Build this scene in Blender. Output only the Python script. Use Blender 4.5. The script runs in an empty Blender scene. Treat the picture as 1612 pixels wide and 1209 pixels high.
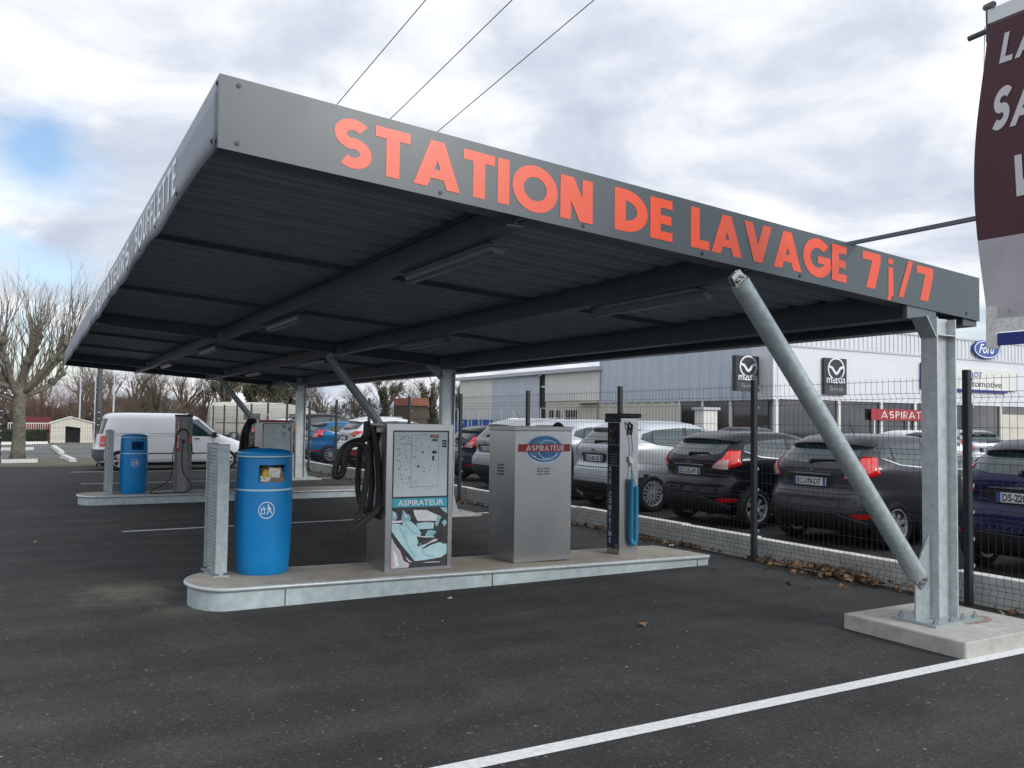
import bpy, bmesh, math, random
import numpy as np
from mathutils import Vector, Matrix, noise
random.seed(7)
R = math.radians
C = bpy.context.scene.collection
PI = math.pi
# ------------------------------------------------------------------ camera numbers (fitted to the photograph)
CAM = Vector((-6.113, -4.114, 1.6)); FPX = 1333.46
def cam_axes():
    yw, pt, rl = R(29.584), R(2.453), R(0.7446)
    fw = Vector((math.sin(yw)*math.cos(pt), math.cos(yw)*math.cos(pt), math.sin(pt)))
    r = Vector((math.cos(yw), -math.sin(yw), 0)); u = r.cross(fw)
    return fw, r*math.cos(rl)+u*math.sin(rl), u*math.cos(rl)-r*math.sin(rl)
FW, RT, UP = cam_axes()
def ray(u, v): return FW+RT*((u-806)/FPX)-UP*((v-604.5)/FPX)
def ony(u, v, Y): d = ray(u, v); return CAM+d*((Y-CAM.y)/d.y)
def onx(u, v, X): d = ray(u, v); return CAM+d*((X-CAM.x)/d.x)
def onz(u, v, Z=0.0): d = ray(u, v); return CAM+d*((Z-CAM.z)/d.z)
# ------------------------------------------------------------------ materials
MATS = {}
def mat(name, col, rough=0.6, metal=0.0, var=0.0, scale=8.0, bump=0.0, bscale=60.0, coat=0.0, spec=0.5,
        col2=None, stretch=None, detail=4.0, emit=None):
    m = bpy.data.materials.new(name); m.use_nodes = True
    nt = m.node_tree; b = nt.nodes['Principled BSDF']
    b.inputs['Base Color'].default_value = (*col, 1); b.inputs['Roughness'].default_value = rough
    b.inputs['Metallic'].default_value = metal; b.inputs['Specular IOR Level'].default_value = spec
    if coat: b.inputs['Coat Weight'].default_value = coat; b.inputs['Coat Roughness'].default_value = 0.04
    tc = nt.nodes.new('ShaderNodeTexCoord'); mp = nt.nodes.new('ShaderNodeMapping')
    nt.links.new(tc.outputs['Object'], mp.inputs[0])
    if stretch: mp.inputs['Scale'].default_value = stretch
    if var or col2:
        n = nt.nodes.new('ShaderNodeTexNoise'); n.inputs['Scale'].default_value = scale
        n.inputs['Detail'].default_value = detail; n.inputs['Roughness'].default_value = 0.6
        nt.links.new(mp.outputs[0], n.inputs['Vector'])
        cr = nt.nodes.new('ShaderNodeValToRGB')
        c2 = col2 if col2 else tuple(min(1, c*(1+var)) for c in col)
        c1 = col if col2 else tuple(c*(1-var) for c in col)
        cr.color_ramp.elements[0].position = 0.32; cr.color_ramp.elements[0].color = (*c1, 1)
        cr.color_ramp.elements[1].position = 0.68; cr.color_ramp.elements[1].color = (*c2, 1)
        nt.links.new(n.outputs['Fac'], cr.inputs[0]); nt.links.new(cr.outputs[0], b.inputs['Base Color'])
        rr = nt.nodes.new('ShaderNodeMapRange'); rr.inputs['To Min'].default_value = max(0.02, rough*0.85)
        rr.inputs['To Max'].default_value = min(1, rough*1.2)
        nt.links.new(n.outputs['Fac'], rr.inputs[0]); nt.links.new(rr.outputs[0], b.inputs['Roughness'])
    if bump:
        n2 = nt.nodes.new('ShaderNodeTexNoise'); n2.inputs['Scale'].default_value = bscale; n2.inputs['Detail'].default_value = 3
        nt.links.new(mp.outputs[0], n2.inputs['Vector'])
        bp = nt.nodes.new('ShaderNodeBump'); bp.inputs['Strength'].default_value = bump; bp.inputs['Distance'].default_value = 0.01
        nt.links.new(n2.outputs['Fac'], bp.inputs['Height']); nt.links.new(bp.outputs[0], b.inputs['Normal'])
    if emit:
        b.inputs['Emission Color'].default_value = (*col, 1); b.inputs['Emission Strength'].default_value = emit
    MATS[name] = m
    return m
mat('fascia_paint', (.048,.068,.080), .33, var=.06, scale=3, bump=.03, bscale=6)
mat('fascia_side_sky_sheen', (.15,.18,.225), .42, var=.08, scale=3, bump=.05, bscale=5)  # fascia paint lightened for the sky this side reflects at a grazing angle
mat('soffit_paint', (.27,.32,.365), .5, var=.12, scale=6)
mat('beam_paint', (.105,.130,.150), .5, var=.12, scale=5)
mat('orange_vinyl', (.70,.068,.018), .32, var=.05, scale=3)
mat('white_vinyl', (.80,.84,.88), .35)
mat('galvanised', (.36,.42,.43), .45, .4, var=.16, scale=22, bump=.06, bscale=70)
mat('galvanised_light', (.50,.54,.55), .42, .35, var=.14, scale=16, bump=.05, bscale=60)
mat('kerb_steel', (.44,.52,.53), .45, .15, var=.15, scale=9, bump=.08, bscale=40)
mat('bolt_steel', (.45,.45,.43), .35, .9)
mat('dark_bolt', (.03,.035,.04), .4, .5)
mat('concrete', (.42,.41,.38), .88, var=.16, scale=9, bump=.25, bscale=120)
mat('concrete_warm', (.38,.345,.29), .88, var=.18, scale=5, bump=.25, bscale=120)
mat('kerb_stone', (.62,.62,.59), .9, var=.14, scale=7, bump=.3, bscale=90)
mat('line_paint', (.74,.75,.74), .7, var=.12, scale=28, bump=.3, bscale=200)
mat('blue_plastic', (.002,.215,.54), .36, var=.07, scale=4, bump=.04, bscale=90)
mat('pale_line', (.45,.72,.85), .5)
mat('white_mark', (.75,.82,.88), .5)
mat('steel', (.36,.355,.34), .30, .9, var=.05, scale=5, stretch=(1,1,9))
mat('steel_v', (.46,.475,.475), .26, .88, var=.04, scale=1.6, stretch=(1,1,.6), detail=2)
mat('black_rubber', (.012,.012,.013), .62, var=.3, scale=14)
mat('tyre', (.014,.014,.015), .78, var=.2, scale=20)
mat('black_plastic', (.015,.016,.018), .5, var=.2, scale=10)
mat('soft_black', (.025,.026,.028), .75, var=.2, scale=18)
mat('fence_green', (.016,.021,.024), .5)
mat('panel_white', (.62,.72,.73), .35, var=.05, scale=6)
mat('scratch', (.05,.055,.055), .7)
mat('cyan_band', (.05,.42,.55), .4)
mat('art_dark', (.045,.045,.05), .35, var=.3, scale=14)
mat('art_seat', (.38,.64,.68), .4, col2=(.56,.78,.82), scale=9)
mat('art_seat2', (.22,.46,.52), .4, col2=(.34,.60,.66), scale=9)
mat('art_light', (.75,.78,.80), .4, var=.08, scale=9)
mat('art_pink', (.50,.36,.44), .4, col2=(.7,.6,.68), scale=20)
mat('sign_red', (.34,.018,.024), .4, var=.08, scale=5)
mat('sign_blue', (.015,.02,.13), .35)
mat('sign_navy', (.01,.018,.07), .35)
mat('emblem_blue', (.01,.09,.30), .35, col2=(.08,.30,.55), scale=7)
mat('emblem_pale', (.45,.62,.75), .35, col2=(.7,.8,.88), scale=10)
mat('white_text', (.82,.82,.82), .5)
mat('hose_blue', (.01,.20,.36), .4, var=.1, scale=30)
mat('orange_grip', (.62,.10,.02), .5)
mat('white_gun', (.68,.68,.66), .45)
mat('lamp_plastic', (.13,.14,.15), .35, var=.1, scale=20)
mat('glass', (.012,.02,.022), .03, 0, spec=1.0)
mat('glass_teal', (.028,.065,.066), .04, 0, spec=1.0, col2=(.010,.018,.020), scale=2.2)
mat('shop_glass', (.012,.014,.016), .05, 0, spec=.8, col2=(.035,.035,.035), scale=.5)
mat('tail_red', (.62,.012,.012), .12, coat=1, var=.25, scale=20)
mat('reflector_red', (.42,.01,.01), .2)
mat('lamp_clear', (.50,.36,.36), .12, coat=1, var=.3, scale=60)
mat('orange_lamp', (.75,.14,.03), .15, coat=1)
mat('chrome', (.62,.63,.64), .12, 1)
mat('alloy', (.58,.59,.60), .32, .35)
mat('plate_white', (.62,.63,.62), .4)
mat('plate_blue', (.02,.08,.32), .4)
mat('ink', (.012,.012,.014), .6)
def paint(name, col, metal=.35, var=0.0): return mat(name, col, .42, metal, coat=.42, spec=.2)
paint('car_black', (.006,.007,.012)); paint('car_grey', (.05,.05,.06), .5); paint('car_purple', (.012,.011,.06))
paint('car_silver', (.47,.50,.54), .5); paint('car_kuga', (.38,.39,.41), .5); paint('car_blue', (.008,.13,.33), .4)
paint('car_white', (.72,.73,.74), 0); paint('car_navy', (.01,.015,.045), .4); paint('van_white', (.86,.87,.88), 0)
mat('grey_bumper', (.10,.105,.12), .6)
mat('clad_blue', (.49,.54,.60), .5, var=.05, scale=1.2)
mat('clad_grey', (.47,.49,.53), .55, var=.04, scale=.8)
mat('clad_light', (.62,.64,.67), .5, var=.04, scale=.8)
mat('clad_white', (.66,.66,.62), .6, var=.06, scale=.9)
mat('wall_cream', (.55,.53,.45), .8, var=.08, scale=2)
mat('panel_blue', (.01,.10,.42), .5)
mat('sign_black', (.012,.013,.015), .35)
mat('sign_grey', (.30,.33,.36), .5)
mat('roof_red', (.15,.025,.03), .8, var=.25, scale=6)
mat('wood_old', (.22,.18,.12), .85, var=.3, scale=6)
mat('hedge_leaf', (.018,.026,.014), .8, col2=(.035,.045,.02), scale=9)
mat('ivy_leaf', (.035,.046,.02), .75, col2=(.075,.085,.04), scale=4)
mat('dead_leaf', (.16,.075,.035), .85, col2=(.07,.04,.025), scale=30)
mat('pale_leaf', (.30,.20,.11), .85, col2=(.16,.085,.04), scale=30)
mat('bark_plane', (.17,.16,.125), .9, col2=(.085,.078,.06), scale=7, bump=.5, bscale=25)
mat('bark_grey', (.14,.115,.09), .9, var=.25, scale=4)
mat('twig_brown', (.125,.098,.075), .9, var=.3, scale=2)
mat('twig_red', (.13,.085,.066), .9, var=.3, scale=2)
mat('banner_maroon', (.062,.014,.022), .55, var=.12, scale=4)
mat('banner_grey', (.42,.41,.43), .6, var=.08, scale=4)
mat('banner_text', (.62,.60,.62), .6)
mat('alu', (.62,.64,.64), .4, .3)
mat('blue_rail', (.012,.03,.22), .45)
mat('strut_steel', (.10,.12,.15), .45, .5)
mat('cable', (.015,.015,.018), .6)
mat('rubbish_white', (.66,.66,.63), .7, var=.2, scale=40)
mat('rubbish_yellow', (.62,.46,.05), .7)
mat('rubbish_brown', (.24,.17,.12), .8, var=.3, scale=50)
mat('rv_beige', (.44,.42,.37), .4, var=.1, scale=.9, stretch=(.3,1,4))
mat('pole_dark', (.07,.075,.08), .6)
mat('rust', (.18,.07,.045), .85, col2=(.34,.30,.25), scale=8)
mat('twig_mass', (.10,.07,.055), .95, col2=(.055,.05,.035), scale=.8)
mat('white_paint', (.68,.70,.70), .6)
# asphalt with specks and a sandy patch that is part of the surface
def ground_mat(name, col, col2, sand=False, speck=True):
    m = bpy.data.materials.new(name); m.use_nodes = True; nt = m.node_tree; N = nt.nodes; L = nt.links
    b = N['Principled BSDF']; b.inputs['Roughness'].default_value = .88; b.inputs['Specular IOR Level'].default_value = .3
    tc = N.new('ShaderNodeTexCoord'); obj = tc.outputs['Object']
    def nz(scale, detail=4, rough=.6):
        n = N.new('ShaderNodeTexNoise'); n.inputs['Scale'].default_value = scale; n.inputs['Detail'].default_value = detail
        n.inputs['Roughness'].default_value = rough; L.new(obj, n.inputs['Vector']); return n.outputs['Fac']
    def ramp(src, a, c, ca=(0,0,0,1), cb=(1,1,1,1)):
        r = N.new('ShaderNodeValToRGB'); r.color_ramp.elements[0].position = a; r.color_ramp.elements[1].position = c
        r.color_ramp.elements[0].color = ca; r.color_ramp.elements[1].color = cb; L.new(src, r.inputs[0]); return r.outputs[0]
    def mix(f, a, c, mode='MIX'):
        x = N.new('ShaderNodeMix'); x.data_type = 'RGBA'; x.blend_type = mode
        if isinstance(f, float): x.inputs[0].default_value = f
        else: L.new(f, x.inputs[0])
        for s, v in ((6, a), (7, c)):
            if isinstance(v, tuple): x.inputs[s].default_value = v
            else: L.new(v, x.inputs[s])
        return x.outputs[2]
    base = mix(ramp(nz(.35, 5), .3, .7), (*col, 1), (*col2, 1))
    grain = ramp(nz(95, 3, .75), .28, .72, (.35,.35,.35,1), (1.8,1.8,1.77,1))
    base = mix(1.0, base, grain, 'MULTIPLY')
    patch = ramp(nz(1.7, 6, .7), .40, .64, (.80,.80,.80,1), (1.18,1.18,1.16,1))
    base = mix(1.0, base, patch, 'MULTIPLY')
    mid = ramp(nz(32, 4, .7), .30, .70, (.66,.66,.66,1), (1.36,1.36,1.34,1))
    base = mix(1.0, base, mid, 'MULTIPLY')
    mpt = N.new('ShaderNodeMapping'); L.new(obj, mpt.inputs[0]); mpt.inputs['Scale'].default_value = (.18, 2.6, 1); mpt.inputs['Rotation'].default_value = (0, 0, .05)
    nt_ = N.new('ShaderNodeTexNoise'); nt_.inputs['Scale'].default_value = 1.0; nt_.inputs['Detail'].default_value = 5; L.new(mpt.outputs[0], nt_.inputs['Vector'])
    base = mix(1.0, base, ramp(nt_.outputs['Fac'], .40, .62, (.84,.84,.84,1), (1.10,1.10,1.10,1)), 'MULTIPLY')
    if speck:
        v = N.new('ShaderNodeTexVoronoi'); v.inputs['Scale'].default_value = 9; L.new(obj, v.inputs['Vector'])
        sp = ramp(v.outputs['Distance'], .05, .10, (1,1,1,1), (0,0,0,1))
        s2 = ramp(nz(2.3, 3), .50, .56)
        mm = N.new('ShaderNodeMath'); mm.operation = 'MULTIPLY'; L.new(sp, mm.inputs[0]); L.new(s2, mm.inputs[1])
        base = mix(mm.outputs[0], base, (.30,.29,.26,1))
        v2 = N.new('ShaderNodeTexVoronoi'); v2.inputs['Scale'].default_value = 38; L.new(obj, v2.inputs['Vector'])
        sp2 = ramp(v2.outputs['Distance'], .16, .30, (1,1,1,1), (0,0,0,1))
        s3 = ramp(nz(14, 2), .54, .60)
        m3 = N.new('ShaderNodeMath'); m3.operation = 'MULTIPLY'; L.new(sp2, m3.inputs[0]); L.new(s3, m3.inputs[1])
        base = mix(m3.outputs[0], base, (.15,.145,.13,1))
    if sand:
        def blob(cx, cy, sx, sy, colr, amt, base, k=.35):
            mp = N.new('ShaderNodeMapping'); L.new(obj, mp.inputs[0])
            mp.inputs['Location'].default_value = (-cx/sx, -cy/sy, 0); mp.inputs['Scale'].default_value = (1/sx, 1/sy, 0)
            ln = N.new('ShaderNodeVectorMath'); ln.operation = 'LENGTH'; L.new(mp.outputs[0], ln.inputs[0])
            ad = N.new('ShaderNodeMath'); ad.operation = 'MULTIPLY_ADD'; L.new(nz(5, 6, .7), ad.inputs[0]); ad.inputs[1].default_value = 1.1
            L.new(ln.outputs['Value'], ad.inputs[2])
            f = ramp(ad.outputs[0], .55, 1.5, (amt,amt,amt,1), (0,0,0,1))
            return mix(f, base, colr)
        base = blob(-5.3, 4.35, 1.15, 1.35, (.19,.17,.135,1), .75, base)
        base = blob(-5.0, 3.35, .7, .55, (.15,.135,.10,1), .5, base)
        for cx, cy, sx, sy in ((-1.92,1.22,.13,.09), (-3.2,2.05,.09,.05), (-3.45,3.0,.14,.05), (-3.4,9.9,.8,.3), (-2.2,6.6,.7,.25), (-1.2,10.2,1.0,.3), (-2.6,.6,.06,.05), (-.6,1.5,.10,.06), (-4.0,1.2,.07,.05), (-4.6,-.2,.09,.05)):
            base = blob(cx, cy, sx, sy, (.012,.012,.012,1), .9, base)
    L.new(base, b.inputs['Base Color'])
    bp = N.new('ShaderNodeBump'); bp.inputs['Strength'].default_value = .5; bp.inputs['Distance'].default_value = .006
    L.new(nz(150, 3), bp.inputs['Height']); L.new(bp.outputs[0], b.inputs['Normal'])
    MATS[name] = m
ground_mat('asphalt', (.038,.038,.039), (.050,.050,.049), True)
ground_mat('asphalt_old', (.13,.135,.135), (.16,.16,.155), False, False)
ground_mat('verge', (.13,.115,.085), (.17,.16,.13), False, False)
# ------------------------------------------------------------------ mesh helpers
class MB:
    def __init__(s): s.v = []; s.f = []; s.m = []; s.cur = 0; s.X = Matrix.Identity(4)
    def add(s, vs, fs):
        o = len(s.v); s.v += [tuple(s.X @ Vector(p)) for p in vs]
        s.f += [tuple(o+i for i in f) for f in fs]; s.m += [s.cur]*len(fs); return s
    def box(s, a, b):
        x0,y0,z0 = a; x1,y1,z1 = b
        return s.add([(x0,y0,z0),(x1,y0,z0),(x1,y1,z0),(x0,y1,z0),(x0,y0,z1),(x1,y0,z1),(x1,y1,z1),(x0,y1,z1)],
                     [(0,3,2,1),(4,5,6,7),(0,1,5,4),(1,2,6,5),(2,3,7,6),(3,0,4,7)])
    def rbox(s, a, b, r=.01):
        # box with bevelled vertical and horizontal edges
        x0,y0,z0 = a; x1,y1,z1 = b; vs = []; fs = []
        rings = [(z0, r), (z0+r, 0), (z1-r, 0), (z1, r)]
        for z, i in rings:
            q = r
            for (x, y) in ((x0+q+i*.0,y0+i),(x1-q,y0+i),(x1-i,y0+q),(x1-i,y1-q),(x1-q,y1-i),(x0+q,y1-i),(x0+i,y1-q),(x0+i,y0+q)):
                vs.append((x, y, z))
        for k in range(3):
            for j in range(8): fs.append((k*8+j, k*8+(j+1)%8, k*8+8+(j+1)%8, k*8+8+j))
        fs.append(tuple(reversed(range(8)))); fs.append(tuple(range(24, 32)))
        return s.add(vs, fs)
    def tube(s, pts, r, n=8, cap=True, closed=False):
        pts = [Vector(p) for p in pts]; rr = r if isinstance(r, (list, tuple)) else [r]*len(pts)
        vs = []; fs = []; up = None
        for i, p in enumerate(pts):
            if i == 0: t = pts[1]-p
            elif i == len(pts)-1: t = p-pts[i-1]
            else: t = pts[i+1]-pts[i-1]
            if t.length < 1e-9: t = Vector((0,0,1))
            t.normalize()
            if up is None: up = t.orthogonal().normalized()
            else:
                up = up-t*up.dot(t)
                up = up.normalized() if up.length > 1e-6 else t.orthogonal().normalized()
            w = t.cross(up)
            for k in range(n):
                a = 2*PI*k/n+PI/n; vs.append(tuple(p+(up*math.cos(a)+w*math.sin(a))*rr[i]))
        for i in range(len(pts)-1):
            for k in range(n): fs.append((i*n+k, i*n+(k+1)%n, (i+1)*n+(k+1)%n, (i+1)*n+k))
        if cap: fs.append(tuple(reversed(range(n)))); fs.append(tuple(range((len(pts)-1)*n, len(pts)*n)))
        return s.add(vs, fs)
    def lathe(s, prof, n=32, c=(0,0,0), axis='z', cap=True):
        vs = []; fs = []
        for r, z in prof:
            for k in range(n):
                a = 2*PI*k/n; p = (r*math.cos(a), r*math.sin(a), z)
                if axis == 'y': p = (p[0], p[2], p[1])
                if axis == 'x': p = (p[2], p[0], p[1])
                vs.append((p[0]+c[0], p[1]+c[1], p[2]+c[2]))
        for i in range(len(prof)-1):
            for k in range(n): fs.append((i*n+k, i*n+(k+1)%n, (i+1)*n+(k+1)%n, (i+1)*n+k))
        if cap and prof[0][0] > 1e-6: fs.append(tuple(reversed(range(n))))
        if cap and prof[-1][0] > 1e-6: fs.append(tuple(range((len(prof)-1)*n, len(prof)*n)))
        return s.add(vs, fs)
    def prism(s, poly, o, ux, uy, th):
        # flat polygon in the plane (o, ux, uy) extruded by th along ux x uy
        o = Vector(o); ux = Vector(ux); uy = Vector(uy); nn = ux.cross(uy).normalized()*th; n = len(poly)
        a = [tuple(o+ux*x+uy*y) for x, y in poly]; b = [tuple(Vector(p)+nn) for p in a]
        fs = [tuple(reversed(range(n))), tuple(range(n, 2*n))]+[(i, (i+1)%n, n+(i+1)%n, n+i) for i in range(n)]
        return s.add(a+b, fs)
    def grid(s, pts):
        n = len(pts[0]); vs = [tuple(p) for row in pts for p in row]
        return s.add(vs, [(i*n+j, i*n+j+1, (i+1)*n+j+1, (i+1)*n+j) for i in range(len(pts)-1) for j in range(n-1)])
    def build(s, name, mats, parent=None, smooth=False, recalc=True, loc=None, label=None):
        me = bpy.data.meshes.new(name); me.from_pydata(s.v, [], s.f)
        if not isinstance(mats, (list, tuple)): mats = [mats]
        for m in mats: me.materials.append(MATS[m])
        if len(mats) > 1: me.polygons.foreach_set('material_index', s.m)
        if recalc:
            bm = bmesh.new(); bm.from_mesh(me); bmesh.ops.recalc_face_normals(bm, faces=bm.faces); bm.to_mesh(me); bm.free()
        if smooth:
            me.polygons.foreach_set('use_smooth', [True]*len(me.polygons))
            if smooth != 'all': me.set_sharp_from_angle(angle=R(35))
        me.update()
        o = bpy.data.objects.new(name, me); C.objects.link(o)
        if parent: o.parent = parent
        if loc: o.location = loc
        if label: o['label'] = label
        return o
def thing(name, label, cat, loc=(0,0,0), rz=0, group=None, kind=None):
    o = bpy.data.objects.new(name, None); C.objects.link(o); o.location = loc; o.rotation_euler = (0,0,rz)
    o['label'] = label; o['category'] = cat
    if group: o['group'] = group
    o.empty_display_size = .2
    return o
def tag(o, label, cat, group=None, kind=None):
    o['label'] = label; o['category'] = cat
    if group: o['group'] = group
    if kind: o['kind'] = kind
    return o
def structure(o): o['kind'] = 'structure'; return o
def copy_tree(o, parent=None):
    c = o.copy(); C.objects.link(c); c.parent = parent
    for ch in list(o.children): copy_tree(ch, c)
    return c
# ------------------------------------------------------------------ lettering
def font_verts(txt, size, shear=0.0, offset=0.0, align='LEFT', spacing=1.0):
    cu = bpy.data.curves.new('t', 'FONT'); cu.body = txt; cu.size = size; cu.shear = shear; cu.offset = offset
    cu.align_x = align; cu.space_character = spacing; cu.resolution_u = 3
    o = bpy.data.objects.new('t', cu); C.objects.link(o)
    dg = bpy.context.evaluated_depsgraph_get(); dg.update()
    me = bpy.data.meshes.new_from_object(o.evaluated_get(dg))
    vs = [(v.co.x, v.co.y) for v in me.vertices]; fs = [tuple(p.vertices) for p in me.polygons]
    bpy.data.objects.remove(o); bpy.data.curves.remove(cu); bpy.data.meshes.remove(me)
    return vs, fs
def put_font(mb, txt, size, o, ux, uy, width=None, **k):
    vs, fs = font_verts(txt, size, **k)
    if not vs: return
    x0 = min(v[0] for v in vs); x1 = max(v[0] for v in vs); y0 = min(v[1] for v in vs)
    sc = (width/(x1-x0)) if width else 1
    o = Vector(o); ux = Vector(ux); uy = Vector(uy)
    mb.add([tuple(o+ux*((x-x0)*sc)+uy*y) for x, y in vs], fs)
def ringstrip(cx, cy, rx, ry, s, a0, a1, n=14):
    out = []
    for i in range(n):
        t0 = R(a0+(a1-a0)*i/n); t1 = R(a0+(a1-a0)*(i+1)/n)
        out.append([(cx+rx*math.cos(t0), cy+ry*math.sin(t0)), (cx+rx*math.cos(t1), cy+ry*math.sin(t1)),
                    (cx+(rx-s)*math.cos(t1), cy+(ry-s)*math.sin(t1)), (cx+(rx-s)*math.cos(t0), cy+(ry-s)*math.sin(t0))])
    return out
def glyph(ch, s=.24):
    """groups of polygons in a cap height of 1; returns (width, [group of polys])"""
    def rc(x0, y0, x1, y1): return [[(x0,y0),(x1,y0),(x1,y1),(x0,y1)]]
    def dg(xb, xt, w, y0=0, y1=1): return [[(xb,y0),(xb+w,y0),(xt+w,y1),(xt,y1)]]
    if ch == ' ': return .34, []
    if ch == '-': return .42, [rc(.06,.40,.36,.40+s*.8)]
    if ch == 'I': return s, [rc(0,0,s,1)]
    if ch == 'T': w = .68; return w, [rc((w-s)/2,0,(w+s)/2,1-s*.85), rc(0,1-s*.85,w,1)]
    if ch == 'L': w = .56; return w, [rc(0,0,s,1), rc(s,0,w,s*.85)]
    if ch in 'EF':
        w = .56; t = s*.82; g = [rc(0,0,s,1), rc(s,1-t,w,1), rc(s,.5-t/2,w*.95,.5+t/2)]
        if ch == 'E': g.append(rc(s,0,w,t))
        return w, g
    if ch == 'A':
        w = .96; a = s*1.08
        return w, [dg(0, w/2-a/2, a), dg(w-a, w/2-a/2, a), rc(.24,.19,.72,.19+s*.75)]
    if ch == 'V': w = .92; a = s*1.08; return w, [dg(w/2-a/2, 0, a), dg(w/2-a/2, w-a, a)]
    if ch == 'N': w = .80; return w, [rc(0,0,s,1), rc(w-s,0,w,1), dg(w-s*1.25, 0, s*1.25)]
    if ch == 'M': w = .95; return w, [rc(0,0,s*.9,1), rc(w-s*.9,0,w,1), dg(w/2-s*.5, .0, s, .1), dg(w/2-s*.5, w-s, s, .1)]
    if ch == 'O': w = 1.06; return w, [ringstrip(w/2,.5,w/2,.53,s,0,360,28)]
    if ch in 'CG':
        w = .98 if ch == 'G' else .86; g = [ringstrip(.53,.5,.53,.53,s,42,(345 if ch == 'G' else 318),24)]
        if ch == 'G': g.append(rc(.52,.36,1.0,.36+s*.75))
        return w, g
    if ch == 'D': w = .80; return w, [rc(0,0,s,1), ringstrip(s*.9,.5,w-s*.9,.5,s,-90,90,16)]
    if ch in 'PR':
        w = .60; g = [rc(0,0,s,1), rc(s,1-s*.75,.3,1), rc(s,.42,.3,.42+s*.75), ringstrip(.3,.71,.30,.29,s*.8,-90,90,10)]
        if ch == 'R': g.append(dg(w-s*.9, .22, s, 0, .45))
        return w, g
    if ch == 'U': w = .72; return w, [rc(0,.34,s,1), rc(w-s,.34,w,1), ringstrip(w/2,.35,w/2,.37,s,180,360,12)]
    if ch == 'S':
        w = .70; pts = []; s = min(s, .225)
        r = (1-s)/4+.005; rx = (w-s)/2; t0 = []
        for a in range(38, 271, 16): t0.append((w/2+rx*math.cos(R(a)), 1-s/2-r+r*math.sin(R(a))))
        for a in range(90, -150, -16): t0.append((w/2+rx*math.cos(R(a)), s/2+r+r*math.sin(R(a))))
        pl = []; L = []; Rr = []
        for i, (x, y) in enumerate(t0):
            a = t0[max(0, i-1)]; b = t0[min(len(t0)-1, i+1)]
            dx, dy = b[0]-a[0], b[1]-a[1]; q = math.hypot(dx, dy) or 1; nx, ny = -dy/q*s/2, dx/q*s/2
            L.append((x+nx, y+ny)); Rr.append((x-nx, y-ny))
        for i in range(len(t0)-1): pl.append([L[i], L[i+1], Rr[i+1], Rr[i]])
        return w, [pl]
    if ch == '7': w = .56; return w, [rc(0,1-s*.85,w,1), dg(.10, w-s*1.05, s*1.05, 0, 1-s*.85)]
    if ch == '/': w = .50; return w, [dg(0, w-s*.62, s*.62, -.06, 1.05)]
    if ch == 'j': w = .30; return w, [rc(w-s*.6-.03,-.02,w-.03,.72), rc(w-s*.6-.03,.82,w-.03,.96), ringstrip(w-.19,-.02,.16,.20,s*.6,250,360,8)]
    return .5, [rc(0,0,.4,1)]
def put_glyphs(mb, txt, h, o, ux, uy, width=None, s=.24, gap=.10, eps=.0003, vertical=False, nrm=None):
    o = Vector(o); ux = Vector(ux); uy = Vector(uy); nn = nrm or ux.cross(uy).normalized()
    tot = sum(glyph(c, s)[0]+gap for c in txt)-gap; sc = width/(tot*h) if width else 1
    x = 0.0; k = 0
    for c in txt:
        w, gs = glyph(c, s)
        for g in gs:
            k += 1
            for pl in g:
                if vertical: pts = [o+ux*((px-w/2)*h)+uy*(py*h-x*h)+nn*(eps*(k%7)) for px, py in pl]
                else: pts = [o+ux*((x+px)*h*sc)+uy*(py*h)+nn*(eps*(k%7)) for px, py in pl]
                mb.add([tuple(p) for p in pts], [tuple(range(len(pts)))])
        x += (1.0+gap) if vertical else (w+gap)
# ================================================================== THE SETTING
g = MB(); g.box((-220, -60, -.3), (260, 300, -.012))
structure(g.build('ground', 'asphalt_old'))
g = MB(); g.box((-40, -40, -.2), (1.34, 25.05, 0)); structure(g.build('forecourt_asphalt', 'asphalt'))
g = MB(); g.box((1.5, -30, -.2), (24.0, 60, .0)); structure(g.build('car_park_asphalt', 'asphalt'))
g = MB(); g.box((-30, 25.05, -.2), (1.34, 30.0, .02)); structure(g.build('verge', 'verge'))
g = MB(); g.box((-60, 38.5, -.2), (1.3, 47.5, -.004)); structure(g.build('road', 'asphalt_old'))
g = MB(); g.box((-60, 47.5, -.2), (40, 90, .01)); structure(g.build('far_verge', 'verge'))
# white markings: one painted line is one thing
def marking(x0, y0, x1, y1, w, name='parking_line'):
    m = MB(); d = Vector((x1-x0, y1-y0, 0)).normalized(); n = Vector((-d.y, d.x, 0))*w/2
    k = 24; a = []
    for i in range(k+1):
        p = Vector((x0, y0, 0)).lerp(Vector((x1, y1, 0)), i/k)
        a.append([p-n+Vector((0,0,.004)), p+n+Vector((0,0,.004))])
    m.grid(a); return structure(m.build(name, 'line_paint'))
marking(-6.5, -.535, 3.2, -.62, .105)
marking(-4.96, 8.70, .95, 8.86, .09)
marking(-5.05, 17.86, .9, 17.95, .09)
marking(-5.1, 22.45, 1.0, 22.15, .10)
# kerb behind the side fence
g = MB()
for i in range(34):
    y = -3+i*1.25
    zt = .255+.012*math.sin(i*1.3)
    g.box((1.375, y+.006, -.1), (1.52, y+1.244, zt))
structure(g.build('kerb', 'kerb_stone'))
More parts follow.
